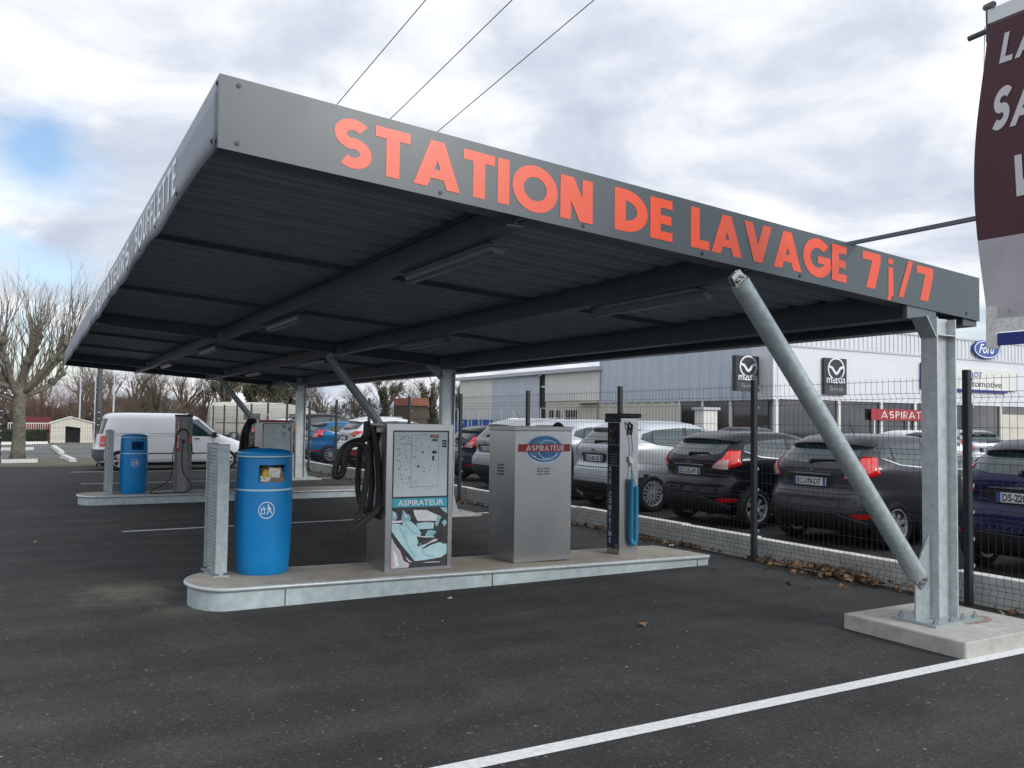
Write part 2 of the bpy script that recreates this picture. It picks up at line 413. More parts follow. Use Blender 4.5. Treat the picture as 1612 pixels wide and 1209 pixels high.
# white stones edging the far verge
def kerbline(pts, w=.22, h=.16, name='kerb'):
    m = MB()
    for (a, b) in zip(pts, pts[1:]):
        a = Vector(a); b = Vector(b); d = (b-a).normalized(); n = Vector((-d.y, d.x, 0))*w/2
        L = (b-a).length; k = max(1, int(L/1.1))
        for i in range(k):
            p = a+d*(L*i/k+.03); q = a+d*(L*(i+1)/k-.03)
            m.add([p-n, q-n, q+n, p+n, p-n*.8+Vector((0,0,h)), q-n*.8+Vector((0,0,h)), q+n*.8+Vector((0,0,h)), p+n*.8+Vector((0,0,h))],
                  [(0,3,2,1),(4,5,6,7),(0,1,5,4),(1,2,6,5),(2,3,7,6),(3,0,4,7)])
    return structure(m.build(name, 'clad_white'))
def gz(u, v, z=0.0): p = onz(u, v, z); return (p.x, p.y, z)
kerbline([gz(-60, 731), gz(0, 730), gz(60, 729)], h=.14)
kerbline([gz(38, 709), gz(50, 708)], h=.12); kerbline([gz(-20, 709), gz(20, 709)], h=.12)
kerbline([gz(-60, 699), gz(0, 700), gz(75, 699)], h=.14)
kerbline([gz(84, 705), gz(97, 715)], h=.13); kerbline([gz(99, 721), gz(115, 728)], h=.13)
# ================================================================== CANOPY
X0, X1, Y0, Y1 = -5.378, .702, .054, 20.84; SL = .0678; HF = .363
zb = lambda x: 2.470+(X1-x)*SL
zt = lambda x: zb(x)+HF-.003
zs = lambda x: zb(x)+.150
can = thing('canopy', 'dark grey steel canopy over the washing bays with orange lettering on its front edge', 'canopy', (0, 9, 0))
def cp(mb, name, m, parent=None, **k):
    mb.v = [(x, y-9, z) for x, y, z in mb.v]; return mb.build(name, m, parent or can, **k)
def bolt(mb, p, d, r=.016, l=.014):
    p = Vector(p); d = Vector(d)
    mb.tube([p, p+d*l], r, 6); mb.tube([p, p+d*(l*.35)], r*1.7, 10)
# front fascia: two sheets with a lapped joint, folded lips top and bottom
m = MB()
m.prism([(X0, zb(X0)), (X1, zb(X1)), (X1, zt(X1)), (X0, zt(X0))], (0, Y0+.006, 0), (1,0,0), (0,0,1), .006)
m.add([(X0, Y0+.006, zt(X0)-.001), (X1, Y0+.006, zt(X1)-.001), (X1, Y0+.09, zt(X1)-.001), (X0, Y0+.09, zt(X0)-.001)], [(0,1,2,3)])
m.add([(X0, Y0+.006, zb(X0)+.001), (X1, Y0+.006, zb(X1)+.001), (X1, Y0+.05, zb(X1)+.001), (X0, Y0+.05, zb(X0)+.001)], [(0,1,2,3)])
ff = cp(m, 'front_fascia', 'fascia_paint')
m = MB(); up = Vector((0,0,1)); ux = Vector((1,0,-SL))
for txt, xa, xb in (('STATION', -4.81, -3.205), ('DE', -3.04, -2.585), ('LAVAGE', -2.43, -.935), ('7j/7', -.755, .085)):
    # cap top follows the sloped edge
    tt = (xa+4.81)/4.9; base = Vector((xa, Y0-.0015, zt(xa)-.311+.016*tt))
    m = MB(); put_glyphs(m, txt, .258+.014*tt, base, ux, up, width=xb-xa, s=.262, gap=.065 if txt != '7j/7' else .13)
    cp(m, 'orange_word', 'orange_vinyl', ff, recalc=False)
m = MB()
for x, dz in ((X0+.09, .04), (X0+.09, HF-.04), (-4.21, .03), (-3.27, .03), (-2.33, .03), (-1.42, .03), (-.42, .03), (.52, .04)):
    bolt(m, (x, Y0, zb(x)+dz), (0,-1,0), .008, .006)
cp(m, 'fascia_bolts', 'dark_bolt', ff)
# side fascia, its lower edge rippled
m = MB(); rows = []
N = 160
for i in range(N+1):
    y = Y0+.002+(Y1-Y0)*i/N
    rip = .018*math.sin(y*2.1+.6)+.010*math.sin(y*5.3)+.020*math.exp(-((y-.9)/.5)**2)
    fade = min(1, i/6, (N-i)/6)
    b = zb(X0)+rip*fade; rows.append([(X0+.004*fade*math.sin(y*2.1), y, b), (X0-.004, y, b+.12), (X0-.004, y, zt(X0)-.10), (X0, y, zt(X0))])
m.grid(rows); sf = cp(m, 'side_fascia', 'fascia_side_sky_sheen', smooth=True)
mod = sf.modifiers.new('thickness', 'SOLIDIFY'); mod.thickness = .004; mod.offset = -1
m = MB()
put_glyphs(m, 'ASPIRATEURS', .22, (X0-.0055, 8.9, zb(X0)+.09), (0,-1,0), (0,0,1), width=4.7, s=.2, gap=.16); cp(m, 'white_word', 'white_vinyl', sf, recalc=False)
m = MB(); put_glyphs(m, '-', .22, (X0-.0055, 4.02, zb(X0)+.09), (0,-1,0), (0,0,1), s=.2); cp(m, 'white_dash', 'white_vinyl', sf, recalc=False)
m = MB(); put_glyphs(m, 'SOUFFLETTE', .22, (X0-.0055, 3.72, zb(X0)+.09), (0,-1,0), (0,0,1), width=2.34, s=.2, gap=.16)
cp(m, 'white_word', 'white_vinyl', sf, recalc=False)
m = MB()
for y, dz in ((.09, .04), (.09, HF-.04), (.2, .07), (1.35, .07), (2.35, .06), (3.35, .06), (4.35, .06), (5.35, .06), (6.4, .06), (7.4, .06), (8.6, .06), (9.7, .06), (11, .06), (12.4, .06), (14, .06)):
    bolt(m, (X0-.004, y, zb(X0)+dz), (-1,0,0), .009, .006)
cp(m, 'fascia_bolts', 'dark_bolt', sf)
m = MB(); m.prism([(X0+.004, zb(X0)), (X1, zb(X1)), (X1, zt(X1)), (X0+.004, zt(X0))], (0, Y1, 0), (1,0,0), (0,0,1), .006); cp(m, 'rear_fascia', 'fascia_paint')
m = MB(); m.box((X1-.20, Y0+.02, zb(X1)-.045), (X1-.012, Y1-.02, zb(X1)+.10)); cp(m, 'gutter', 'fascia_paint')
# ribbed roof sheet, ribs across the canopy
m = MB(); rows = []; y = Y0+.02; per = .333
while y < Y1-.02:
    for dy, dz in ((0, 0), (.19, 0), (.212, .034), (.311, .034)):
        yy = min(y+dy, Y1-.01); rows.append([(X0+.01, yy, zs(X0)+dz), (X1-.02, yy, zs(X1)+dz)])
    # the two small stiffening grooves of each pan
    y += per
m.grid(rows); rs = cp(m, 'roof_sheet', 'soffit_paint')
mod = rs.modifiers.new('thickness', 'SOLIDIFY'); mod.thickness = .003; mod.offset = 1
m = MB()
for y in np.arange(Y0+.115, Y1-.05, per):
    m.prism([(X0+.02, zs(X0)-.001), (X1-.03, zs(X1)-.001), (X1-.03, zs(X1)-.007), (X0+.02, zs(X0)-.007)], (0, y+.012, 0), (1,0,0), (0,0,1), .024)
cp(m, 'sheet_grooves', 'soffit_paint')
# long purlins
def ibeam(mb, p0, p1, h, w, t=.010, tw=.007):
    """I section from p0 to p1 (centre of the underside), upright"""
    p0 = Vector(p0); p1 = Vector(p1); d = (p1-p0).normalized(); s = d.cross(Vector((0,0,1))).normalized(); u = s.cross(d)
    prof = [(-w/2,0),(w/2,0),(w/2,t),(tw/2,t),(tw/2,h-t),(w/2,h-t),(w/2,h),(-w/2,h),(-w/2,h-t),(-tw/2,h-t),(-tw/2,t),(-w/2,t)]
    a = [tuple(p0+s*x+u*z) for x, z in prof]; b = [tuple(p1+s*x+u*z) for x, z in prof]; n = 12
    mb.add(a+b, [(i, (i+1)%n, n+(i+1)%n, n+i) for i in range(n)]+[(0,1,2,3,10,11), (3,4,9,10), (4,5,6,7,8,9), (23,22,15,14,13,12), (22,21,16,15), (21,20,19,18,17,16)])
for x in (-3.68, -1.86):
    m = MB(); zz = zb(x)-.035; ibeam(m, (x, Y0+.10, zz), (x, Y1-.05, zz), .172, .11); p = cp(m, 'purlin', 'beam_paint')
    m = MB(); m.tube([(x+.070, Y0+.3, zz+.012), (x+.070, Y1-.3, zz+.012)], .011, 8); cp(m, 'glint_tube', 'lamp_plastic', p, smooth=True)  # added pale tube stands in for the glints along the purlin's lower edge
m = MB(); ibeam(m, (0, Y0+.13, 2.455), (0, Y1-.05, 2.455), .205, .16); cp(m, 'column_beam', 'beam_paint')
for y in (2.98, 5.96, 11.92, 14.9):
    m = MB(); m.prism([(X0+.03, zs(X0)-.008), (-3.74, zs(-3.74)-.008), (-3.74, zs(-3.74)-.05), (X0+.03, zs(X0)-.05)], (0, y+.02, 0), (1,0,0), (0,0,1), .04)
    m.prism([(-3.62, zs(-3.62)-.008), (-1.92, zs(-1.92)-.008), (-1.92, zs(-1.92)-.05), (-3.62, zs(-3.62)-.05)], (0, y+.02, 0), (1,0,0), (0,0,1), .04)
    m.prism([(-1.80, zs(-1.8)-.008), (-.06, zs(-.06)-.008), (-.06, zs(-.06)-.05), (-1.8, zs(-1.8)-.05)], (0, y+.02, 0), (1,0,0), (0,0,1), .04)
    cp(m, 'cross_batten', 'beam_paint')
COLS = (0, 8.94, 17.88)
for k, y in enumerate(COLS):
    yr = y if k else .175
    m = MB()
    for xa, xb in ((X0+.03, -3.745), (-3.615, -1.925), (-1.795, -.105)):
        h_ = .165 if k else .13; ibeam(m, (xa, yr, zs(xa)-.008-h_), (xb, yr, zs(xb)-.008-h_), h_, .12)
    cp(m, 'rafter', 'beam_paint')
    z0 = .116 if k == 0 else .03
    m = MB()
    m.box((-.1, y-.1, z0+.02), (-.088, y+.035, 2.296)); m.box((.128, y-.1, z0+.02), (.14, y+.035, 2.296)); m.box((-.0878, y-.036, z0+.02), (.1278, y-.028, 2.296))
    m.box((-.1, y-.1, 2.304), (-.088, y+.035, 2.45 if k else 2.436)); m.box((.128, y-.1, 2.304), (.14, y+.035, 2.45 if k else 2.43)); m.box((-.0878, y-.036, 2.304), (.1278, y-.028, 2.45 if k else 2.434))
    m.box((-.104, y-.1, 2.296), (.144, y+.035, 2.304))
    col = cp(m, 'column', 'galvanised_light' if k == 0 else 'galvanised_light')
    m = MB(); m.prism([(-.101, 2.285), (-.101, 2.505 if k else 2.44), (-.35, 2.505)] if k else [(-.101, 2.285), (-.101, 2.438), (-.215, 2.438)], (0, y-.028, 0), (1,0,0), (0,0,1), .008)
    d = (Vector((-.249, 0, .22)) if k else Vector((-.114, 0, .153))).normalized(); nn = Vector((-d.z, 0, d.x))*-.005
    a = Vector((-.101, y-.1, 2.285)); b = Vector((-.35, y-.1, 2.505)) if k else Vector((-.215, y-.1, 2.438))
    m.add([a, b, b+Vector((0,.135,0)), a+Vector((0,.135,0)), a-nn*2, b-nn*2, b-nn*2+Vector((0,.135,0)), a-nn*2+Vector((0,.135,0))], [(0,1,2,3),(7,6,5,4),(0,4,5,1),(1,5,6,2),(2,6,7,3),(3,7,4,0)])
    cp(m, 'haunch', 'galvanised', col)
    if k == 0:
        m = MB(); m.box((-.225, .064, 2.432), (.135, .10, 2.62)); cp(m, 'head_plate', 'beam_paint', col)
    m = MB(); m.box((-.30, y-.21, z0), (.28, y+.16, z0+.02)); bp = cp(m, 'base_plate', 'galvanised', col)
    m = MB(); m.prism([(-.29, z0+.021), (-.101, z0+.021), (-.101, z0+.66), (-.125, z0+.66), (-.29, z0+.40)], (0, y-.026, 0), (1,0,0), (0,0,1), .012)
    m.prism([(.141, z0+.021), (.255, z0+.021), (.16, z0+.34), (.141, z0+.34)], (0, y-.026, 0), (1,0,0), (0,0,1), .012)
    cp(m, 'gusset', 'galvanised', col)
    for bx in (-.25, -.06, .08, .23):
        for s_ in (-1, 1):
            m = MB(); m.tube([(bx, y-.025+s_*.145, z0+.02), (bx, y-.025+s_*.145, z0+.04)], .021, 6); m.tube([(bx, y-.025+s_*.145, z0+.04), (bx, y-.025+s_*.145, z0+.068)], .010, 8); cp(m, 'anchor_bolt', 'bolt_steel', col)
    # tubular brace with flattened ends and bolts
    pa = Vector((-.215, y-.032, z0+.30)); pb = Vector((-2.05, y-.032 if k else y+.035, 2.575)); d = (pb-pa).normalized()
    pa2 = pa+d*.07; pb2 = pb-d*.045
    m = MB(); m.tube([pa2, pa2+d*.004, pb2-d*.004, pb2], [.06, .068, .068, .06], 28); br = cp(m, 'brace', 'galvanised', smooth=True)
    s_ = Vector((0,1,0)); n_ = d.cross(s_)
    for c_, dd in ((pa, d), (pb, -d)):
        m = MB()
        for off in (-.018, .010):
            q = [c_-dd*.03-n_*.045, c_-dd*.03+n_*.045, c_+dd*.075+n_*.06, c_+dd*.075-n_*.06]
            m.add([tuple(v+s_*off) for v in q]+[tuple(v+s_*(off+.008)) for v in q], [(0,1,2,3),(7,6,5,4),(0,4,5,1),(1,5,6,2),(2,6,7,3),(3,7,4,0)])
        for t in (-.022, .022):
            bp_ = c_+dd*.02+n_*t; m.tube([bp_-s_*.055, bp_+s_*.055], .009, 8); m.tube([bp_-s_*.038, bp_-s_*.022], .018, 6)
        cp(m, 'end_fork', 'bolt_steel', br)
# square footings
for k, (y, lab, hh, fx) in enumerate(((0, 'square pale concrete footing under the nearest canopy column, rust stained', .116, (-.492, -.554, .62, .45)),
                                  (8.94, 'low concrete footing under the middle canopy column', .03, (-.45, -.45, .5, .45)),
                                  (17.88, 'low concrete footing under the farthest canopy column', .03, (-.45, -.45, .5, .45)))):
    m = MB(); m.rbox((fx[0], fx[1], -.05), (fx[2], fx[3], hh), .008)
    t = thing('concrete_footing', lab, 'footing', (0, y, 0)); m.build('footing_block', 'concrete', t)
    if k == 0:
        m = MB(); pts = [(.20+.22*math.cos(a)*(1+.15*math.sin(3*a)), -.17+.10*math.sin(a)*(1+.2*math.cos(2*a)), .1185) for a in np.linspace(0, 2*PI, 25)[:-1]]
        m.add(pts, [tuple(range(24))]); m.build('rust_stain', 'rust', t)
# fluorescent battens under the purlins
proto = None
spots = [(-3.58, .52), (-3.58, 4.98), (-3.58, 9.7), (-3.58, 14.7), (-1.76, .59), (-1.76, 5.14), (-1.76, 9.9), (-1.76, 14.56)]
order = ['nearest', 'second', 'third', 'farthest']
for i, (x, y) in enumerate(spots):
    lab = f"grey fluorescent batten lamp, {order[i%4]} of four under the canopy beam {'by the open long edge' if i < 4 else 'that the braces meet'}"
    if proto is None:
        proto = thing('batten_lamp', lab, 'lamp', (0,0,0), 0, 'batten lamps under the canopy')
        m = MB(); pr = [(-.052,.0),(-.045,-.022),(-.022,-.040),(.022,-.040),(.045,-.022),(.052,.0)]
        m.grid([[(px, yy, pz) for px, pz in pr] for yy in (.02, 1.43)]); m.prism(pr, (0,.02,0), (1,0,0), (0,0,1), .001); m.prism(pr, (0,1.431,0), (1,0,0), (0,0,1), .001)
        m.build('diffuser', 'lamp_plastic', proto)
        m = MB(); m.box((-.045, .0, .001), (.045, 1.45, .024)); m.build('housing', 'beam_paint', proto)
        m = MB()
        for yy in (.04, 1.40): m.box((-.09, yy, .029), (.03, yy+.02, .034)); m.box((-.09, yy, .034), (-.08, yy+.02, .07))
        m.build('bracket', 'dark_bolt', proto); o = proto
    else: o = copy_tree(proto); o['label'] = lab
    o.location = (x, y, zb(x)-.072)
# ================================================================== SERVICE ISLANDS
def island(x0, x1, y0, y1, h0, h1, label, ox, oy, slant=.12):
    t = thing('service_island', label, 'kerbed island', (ox, oy, 0))
    hz = lambda x: h0+(h1-h0)*(x-x0)/(x1-x0)
    r = (y1-y0)/2; out = []
    out.append((x1, y0+.04)); out.append((x1-.05, y0))
    for i in range(19):
        a = -PI/2-PI*i/18; ex = r*.72
        out.append((x0+ex+ex*math.cos(a), y0+r+r*math.sin(a)))
    out += [(x1-slant-.05, y1), (x1-slant, y1-.05)]
    n = len(out); cen = Vector((sum(p[0] for p in out)/n, sum(p[1] for p in out)/n, 0))
    def inset(k):
        res = []
        for i, (x, y) in enumerate(out):
            a = Vector(out[i-1]); b = Vector(out[(i+1)%n]); d = (b-a).normalized(); nn = Vector((d.y, -d.x))
            p = Vector((x, y))-nn*(-k); res.append((p.x, p.y))
        return res
    # orientation check: inward normal
    A = sum(out[i][0]*out[(i+1)%n][1]-out[(i+1)%n][0]*out[i][1] for i in range(n))
    sg = 1 if A > 0 else -1
    def ring(k, dz): return [(x-ox, y-oy, (hz(x)+dz) if dz is not None else -.02) for x, y in inset(-sg*k if True else k)]
    def rings(mb, lst):
        vs = [p for r_ in lst for p in r_]; fs = []
        for q in range(len(lst)-1):
            for i in range(n): fs.append((q*n+i, q*n+(i+1)%n, (q+1)*n+(i+1)%n, (q+1)*n+i))
        mb.add(vs, fs)
    m = MB(); rings(m, [ring(.03, None), ring(.03, -.034)]); m.build('steel_edge', 'kerb_steel', t, smooth=True)
    m = MB(); rings(m, [ring(.03, -.036), ring(.012, -.037), ring(0, -.026), ring(-.002, -.014), ring(.006, -.003), ring(.022, .002), ring(.04, .0), ring(.042, -.01)])
    m.build('rolled_rim', 'galvanised_light', t, smooth='all')
    m = MB(); top = ring(.036, -.002); m.add(top, [tuple(range(n))]); m.build('concrete_top', 'concrete_warm', t)
    for xs in (x0+.75, x1-.2, x0+2.75):
        m = MB(); m.box((xs-ox-.003, y0-oy+.024, .0), (xs-ox+.003, y0-oy+.032, hz(xs)-.036)); m.build('sheet_joint', 'dark_bolt', t)
    return hz
hz1 = island(-4.93, .62, 3.12, 3.98, .198, .112, 'nearer service island of steel edged concrete carrying the vacuum and air machines', -2.1, 3.5)
hz2 = island(-5.35, .45, 12.55, 13.45, .17, .15, 'farther service island behind, carrying the perfume post and second vacuum', -2.4, 13)
# ------------------------------------------------------------------ litter bins
def litter_bin(lab, loc, full):
    t = thing('litter_bin', lab, 'bin', loc, 0, None)
    r0 = .262; prof = [(.235,0),(.25,.02),(.262,.18),(.272,.45),(.274,.60),(.27,.75)]
    m = MB(); m.lathe(prof, 48); m.build('bin_body', 'blue_plastic', t, smooth=True)
    m = MB(); m.lathe([(.2715,.752),(.2735,.757),(.2735,.764),(.2715,.768)], 48); m.build('pale_band', 'pale_line', t, smooth=True)
    # upper hood with an opening: wall built as a grid of curved quads
    a0 = math.atan2(CAM.y-loc[1], CAM.x-loc[0]); a0 += R(20)   # opening faces the forecourt
    z0, z1, zo0, zo1 = .77, 1.045, .83, .985; half = R(31)
    rr = lambda z: .27-.010*(z-.77)/.27
    angs = [a0-half, a0+half]; N = 56
    al = [a0+half+(2*PI-2*half)*i/N for i in range(N+1)]; ao = [a0-half+2*half*i/14 for i in range(15)]
    P = lambda a, z, k=0: ((rr(z)-k)*math.cos(a), (rr(z)-k)*math.sin(a), z)
    m = MB()
    for k in (0, .012):
        m.grid([[P(a, z, k) for a in al] for z in (z0, zo0, zo1, z1)])
        m.grid([[P(a, z, k) for a in ao] for z in (z0, zo0)]); m.grid([[P(a, z, k) for a in ao] for z in (zo1, z1)])
    m.grid([[P(a, zo0, k) for a in ao] for k in (0, .03)]); m.grid([[P(a, zo1, k) for a in ao] for k in (0, .03)])
    for a in angs: m.grid([[P(a, z, k) for z in (zo0, zo1)] for k in (0, .03)])
    if not full:   # a second opening on the far side lets the view through
        pass
    m.build('bin_hood', 'blue_plastic', t, smooth=True)
    m = MB(); m.lathe([(.262,1.052),(.264,1.056),(.264,1.062),(.26,1.066)], 48); m.build('pale_band', 'pale_line', t, smooth=True)
    m = MB(); m.lathe([(.262,1.068),(.262,1.085),(.25,1.10),(.18,1.118),(.08,1.126),(.0,1.128)], 48); m.build('bin_lid', 'blue_plastic', t, smooth=True)
    # round mark: ring, bin and walking figure
    m = MB(); a1 = a0-R(14)
    def Q(x, z, e=.0035):
        a = a1+x/.273; return ((.2745+e)*math.cos(a), (.2745+e)*math.sin(a), z)
    cz = .585
    def flat(poly, e=.0035): m.add([Q(x, cz+z, e) for x, z in poly], [tuple(range(len(poly)))])
    for i in range(36):
        t0, t1 = 2*PI*i/36, 2*PI*(i+1)/36
        flat([(.075*math.cos(t0),.075*math.sin(t0)),(.075*math.cos(t1),.075*math.sin(t1)),(.068*math.cos(t1),.068*math.sin(t1)),(.068*math.cos(t0),.068*math.sin(t0))])
    for x0_,z0_,x1_,z1_ in ((-.05,-.035,-.044,.022),(-.02,-.035,-.014,.022),(-.0445,-.035,-.0195,-.029),(-.0445,.016,-.0195,.022),(-.0445,.002,-.0195,.008),(-.028,.024,-.022,.038)):
        flat([(x0_,z0_),(x1_,z0_),(x1_,z1_),(x0_,z1_)])
    def limb(x0_,z0_,x1_,z1_,w,e=.004):
        d = Vector((x1_-x0_, z1_-z0_)).normalized(); nn = Vector((-d.y, d.x))*w/2
        flat([(x0_-nn.x,z0_-nn.y),(x1_-nn.x,z1_-nn.y),(x1_+nn.x,z1_+nn.y),(x0_+nn.x,z0_+nn.y)], e)
    limb(.022,.030,.026,.0,.014,.0040); limb(.024,.004,.004,-.034,.008,.0044); limb(.026,.004,.05,-.030,.008,.0048); limb(.02,.026,-.002,.008,.006,.0052); limb(.026,.026,.044,.006,.006,.0056)
    flat([(.015+.009*math.cos(k*PI/5), .042+.009*math.sin(k*PI/5)) for k in range(10)], .006)
    m.build('person_and_bin_mark', 'white_mark', t, recalc=False)
    for ch in t.children:
        for v in ch.data.vertices: v.co.x *= .93; v.co.y *= .93
    return t, a0
bt, ba = litter_bin('blue plastic litter bin on the nearer island, stuffed with rubbish', (-4.22, 3.82, hz1(-4.22)-.002), True)
# rubbish seen through the opening: crumpled sheets inside the bin
def crumple(name, mat_, c, sx, sz, yaw, seed, amp=.02, lab='', cat='rubbish'):
    random.seed(seed); rows = []
    for i in range(7):
        row = []
        for j in range(7):
            x = (j/6-.5)*sx; z = (i/6-.5)*sz
            row.append((x+random.uniform(-.2,.2)*amp, random.uniform(-1,1)*amp*.6, z+random.uniform(-.2,.2)*amp))
        rows.append(row)
    m = MB(); m.grid(rows); o = m.build(name, mat_, None); o.location = c; o.rotation_euler = (random.uniform(-.3,.3), random.uniform(-.3,.3), yaw)
    md = o.modifiers.new('t', 'SOLIDIFY'); md.thickness = .003
    tag(o, lab, cat); return o
bc = Vector((-4.22, 3.82, hz1(-4.22))); dirb = Vector((math.cos(ba), math.sin(ba), 0)); sb = Vector((-dirb.y, dirb.x, 0)); yb = ba+PI/2
m = MB(); m.lathe([(.20,.70),(.235,.74),(.23,.86),(.20,.92),(.12,.97),(0,.985)], 24)
random.seed(3); m.v = [(x+random.uniform(-.02,.02)*0, y, z+random.uniform(-.02,.02)) for x, y, z in m.v]
o = m.build('rubbish_heap', 'rubbish_brown'); o.location = bc; tag(o, 'brown heap of rubbish filling the nearer blue bin', 'rubbish')
crumple('paper_cup', 'rubbish_white', bc+dirb*.222+sb*.01+up*.915, .11, .085, yb, 5, .008, 'white paper packet in the mouth of the nearer blue bin')
crumple('yellow_wrapper', 'rubbish_yellow', bc+dirb*.218-sb*.055+up*.905, .08, .07, yb, 6, .02, 'yellow wrapper beside the white packet in the blue bin')
crumple('crumpled_paper', 'rubbish_white', bc+dirb*.222-sb*.07+up*.86, .09, .05, yb, 8, .02, 'crumpled white paper low in the mouth of the blue bin')
b2_ = litter_bin('blue plastic litter bin on the farther island in front of the white van', (-4.42, 13.0, hz2(-4.42)-.002), False)[0]; b2_.scale = (.93, .93, .97)
# ------------------------------------------------------------------ mat racks
def mat_rack(lab, loc, rz):
    t = thing('mat_rack', lab, 'rack', loc, rz, None)
    W, H, zz = .44, 1.10, .05
    m = MB(); m.box((-W/2+.03, -.012, zz), (W/2-.03, .012, zz+H)); m.build('back_panel', 'galvanised_light', t)
    m = MB(); 
    for i in range(34):
        z = zz+.02+i*(H-.04)/33; m.box((-W/2+.03, -.030, z-.003), (W/2-.03, -.0125, z+.003))
    for i in range(9):
        x = -W/2+.03+i*(W-.06)/8; m.box((x-.0015, -.0285, zz), (x+.0015, -.0125, zz+H))
    m.build('grating', 'galvanised_light', t)
    for s_ in (-1, 1):
        m = MB(); m.box((s_*(W/2-.014)-.015, -.05, zz-.02), (s_*(W/2-.014)+.015, .05, zz+H+.005)); m.build('side_post', 'galvanised', t)
        m = MB(); m.box((s_*(W/2-.014)-.014, -.049, zz+H+.006), (s_*(W/2-.014)+.014, .049, zz+H+.012)); m.build('post_cap', 'black_plastic', t)
    m = MB(); m.box((-W/2-.02, -.07, .0), (W/2+.02, .07, .012)); m.box((-.05, -.02, .012), (.05, .02, zz)); m.box((W/2-.03, -.02, .012), (W/2, .02, zz-.02)); m.box((-W/2, -.02, .012), (-W/2+.03, .02, zz-.02)); m.build('foot', 'galvanised', t)
mat_rack('upright galvanised mat rack with a fine grating beside the nearer blue bin', (-4.62, 3.90, hz1(-4.63)-.003), R(-87))
mat_rack('upright galvanised mat rack at the left end of the farther island', (-4.83, 13.1, hz2(-4.8)-.003), R(-88))
# ------------------------------------------------------------------ vacuum machine with the advert panel
def hose(m, pts, r, n=10, rib=True, seed=0):
    # Catmull-Rom through the points, ribbed radius
    P = [Vector(p) for p in pts]; P = [P[0]*2-P[1]]+P+[P[-1]*2-P[-2]]; out = []
    for i in range(1, len(P)-2):
        L = (P[i+1]-P[i]).length; k = max(4, int(L/(.012 if rib else .03)))
        for j in range(k):
            t = j/k
            out.append(.5*((2*P[i])+(-P[i-1]+P[i+1])*t+(2*P[i-1]-5*P[i]+4*P[i+1]-P[i+2])*t*t+(-P[i-1]+3*P[i]-3*P[i+1]+P[i+2])*t**3))
    out.append(P[-2]); rr = [r*(1+(.06 if (i % 2) else -.06)) if rib else r for i in range(len(out))]
    m.tube(out, rr, n)
def vac_panel(t, W, H, full=True):
    """front faces -Y; cabinet local x 0..W, y 0..D, z 0..H"""
    m = MB(); m.box((.075, -.0035, .70), (W-.055, -.0005, H-.075)); m.build('white_panel', 'panel_white', t)
    p = MB(); x0, x1, z0, z1 = .245, W-.145, .79, H-.10
    for a in ((x0,-.0045,z0,x1,z0+.002),(x0,-.0045,z1-.002,x1,z1),(x0,-.0045,z0,x0+.002,z1),(x1-.002,-.0045,z0,x1,z1)):
        p.box((a[0], -.0048, a[2]), (a[3], -.0036, a[4]))
    rnd = random.Random(11)
    for i in range(150 if full else 70):
        cx = .085+abs(rnd.gauss(0, .16)); cz = rnd.uniform(.78, H-.11)
        if cx > W-.16: continue
        a = rnd.uniform(-1.0, .5); L = rnd.uniform(.008, .034); w = rnd.uniform(.0012, .0042)
        dx, dz = math.cos(a)*L, math.sin(a)*L*.6
        p.add([(cx, -.0040, cz), (cx+dx*.5, -.0040, cz+dz*.5-w), (cx+dx, -.0040, cz+dz), (cx+dx*.5, -.0040, cz+dz*.5+w)], [(0,1,2,3)])
    for c, sz in (((.36, 1.12), (.010, .010)), ((.315, .985), (.012,.012))):
        p.add([(c[0]+sz[0]*math.cos(k*PI/4), -.0052, c[1]+sz[1]*math.sin(k*PI/4)) for k in range(8)], [tuple(range(8))])
    p.box((.455, -.006, 1.04), (.475, -.0036, 1.085)); p.box((.455, -.006, 1.105), (.50, -.0036, 1.13))
    p.build('panel_scratches_and_slots', 'scratch', t, recalc=False)
    m = MB(); m.box((.415, -.0062, 1.13), (.435, -.0038, 1.19)); m.build('coin_slot', 'steel', t)
    m = MB(); m.box((.435, -.0055, 1.255), (.515, -.0037, 1.285)); m.build('red_label', 'sign_red', t)
    m = MB(); put_font(m, 'JETONS', .022, (.445, -.0062, 1.262), (1,0,0), (0,0,1), width=.06); m.build('label_text', 'white_text', t, recalc=False)
    m = MB(); m.box((.455, -.0055, 1.222), (.503, -.0037, 1.245)); m.build('small_display', 'art_dark', t)
    m = MB(); m.box((W-.13, -.0055, 1.165), (W-.068, -.0037, 1.24)) if False else m.box((.555, -.0065, 1.165), (W-.045-.02, -.0037, 1.235)); m.build('navy_sticker', 'sign_navy', t)
    m = MB()
    for zz in (1.213, 1.187):
        m.add([(.567+.007*math.cos(k*PI/4), -.0072, zz+.007*math.sin(k*PI/4)) for k in range(8)], [tuple(range(8))]); m.box((.58, -.0074, zz-.003), (W-.07, -.0068, zz+.003))
    m.build('sticker_marks', 'white_text', t, recalc=False)
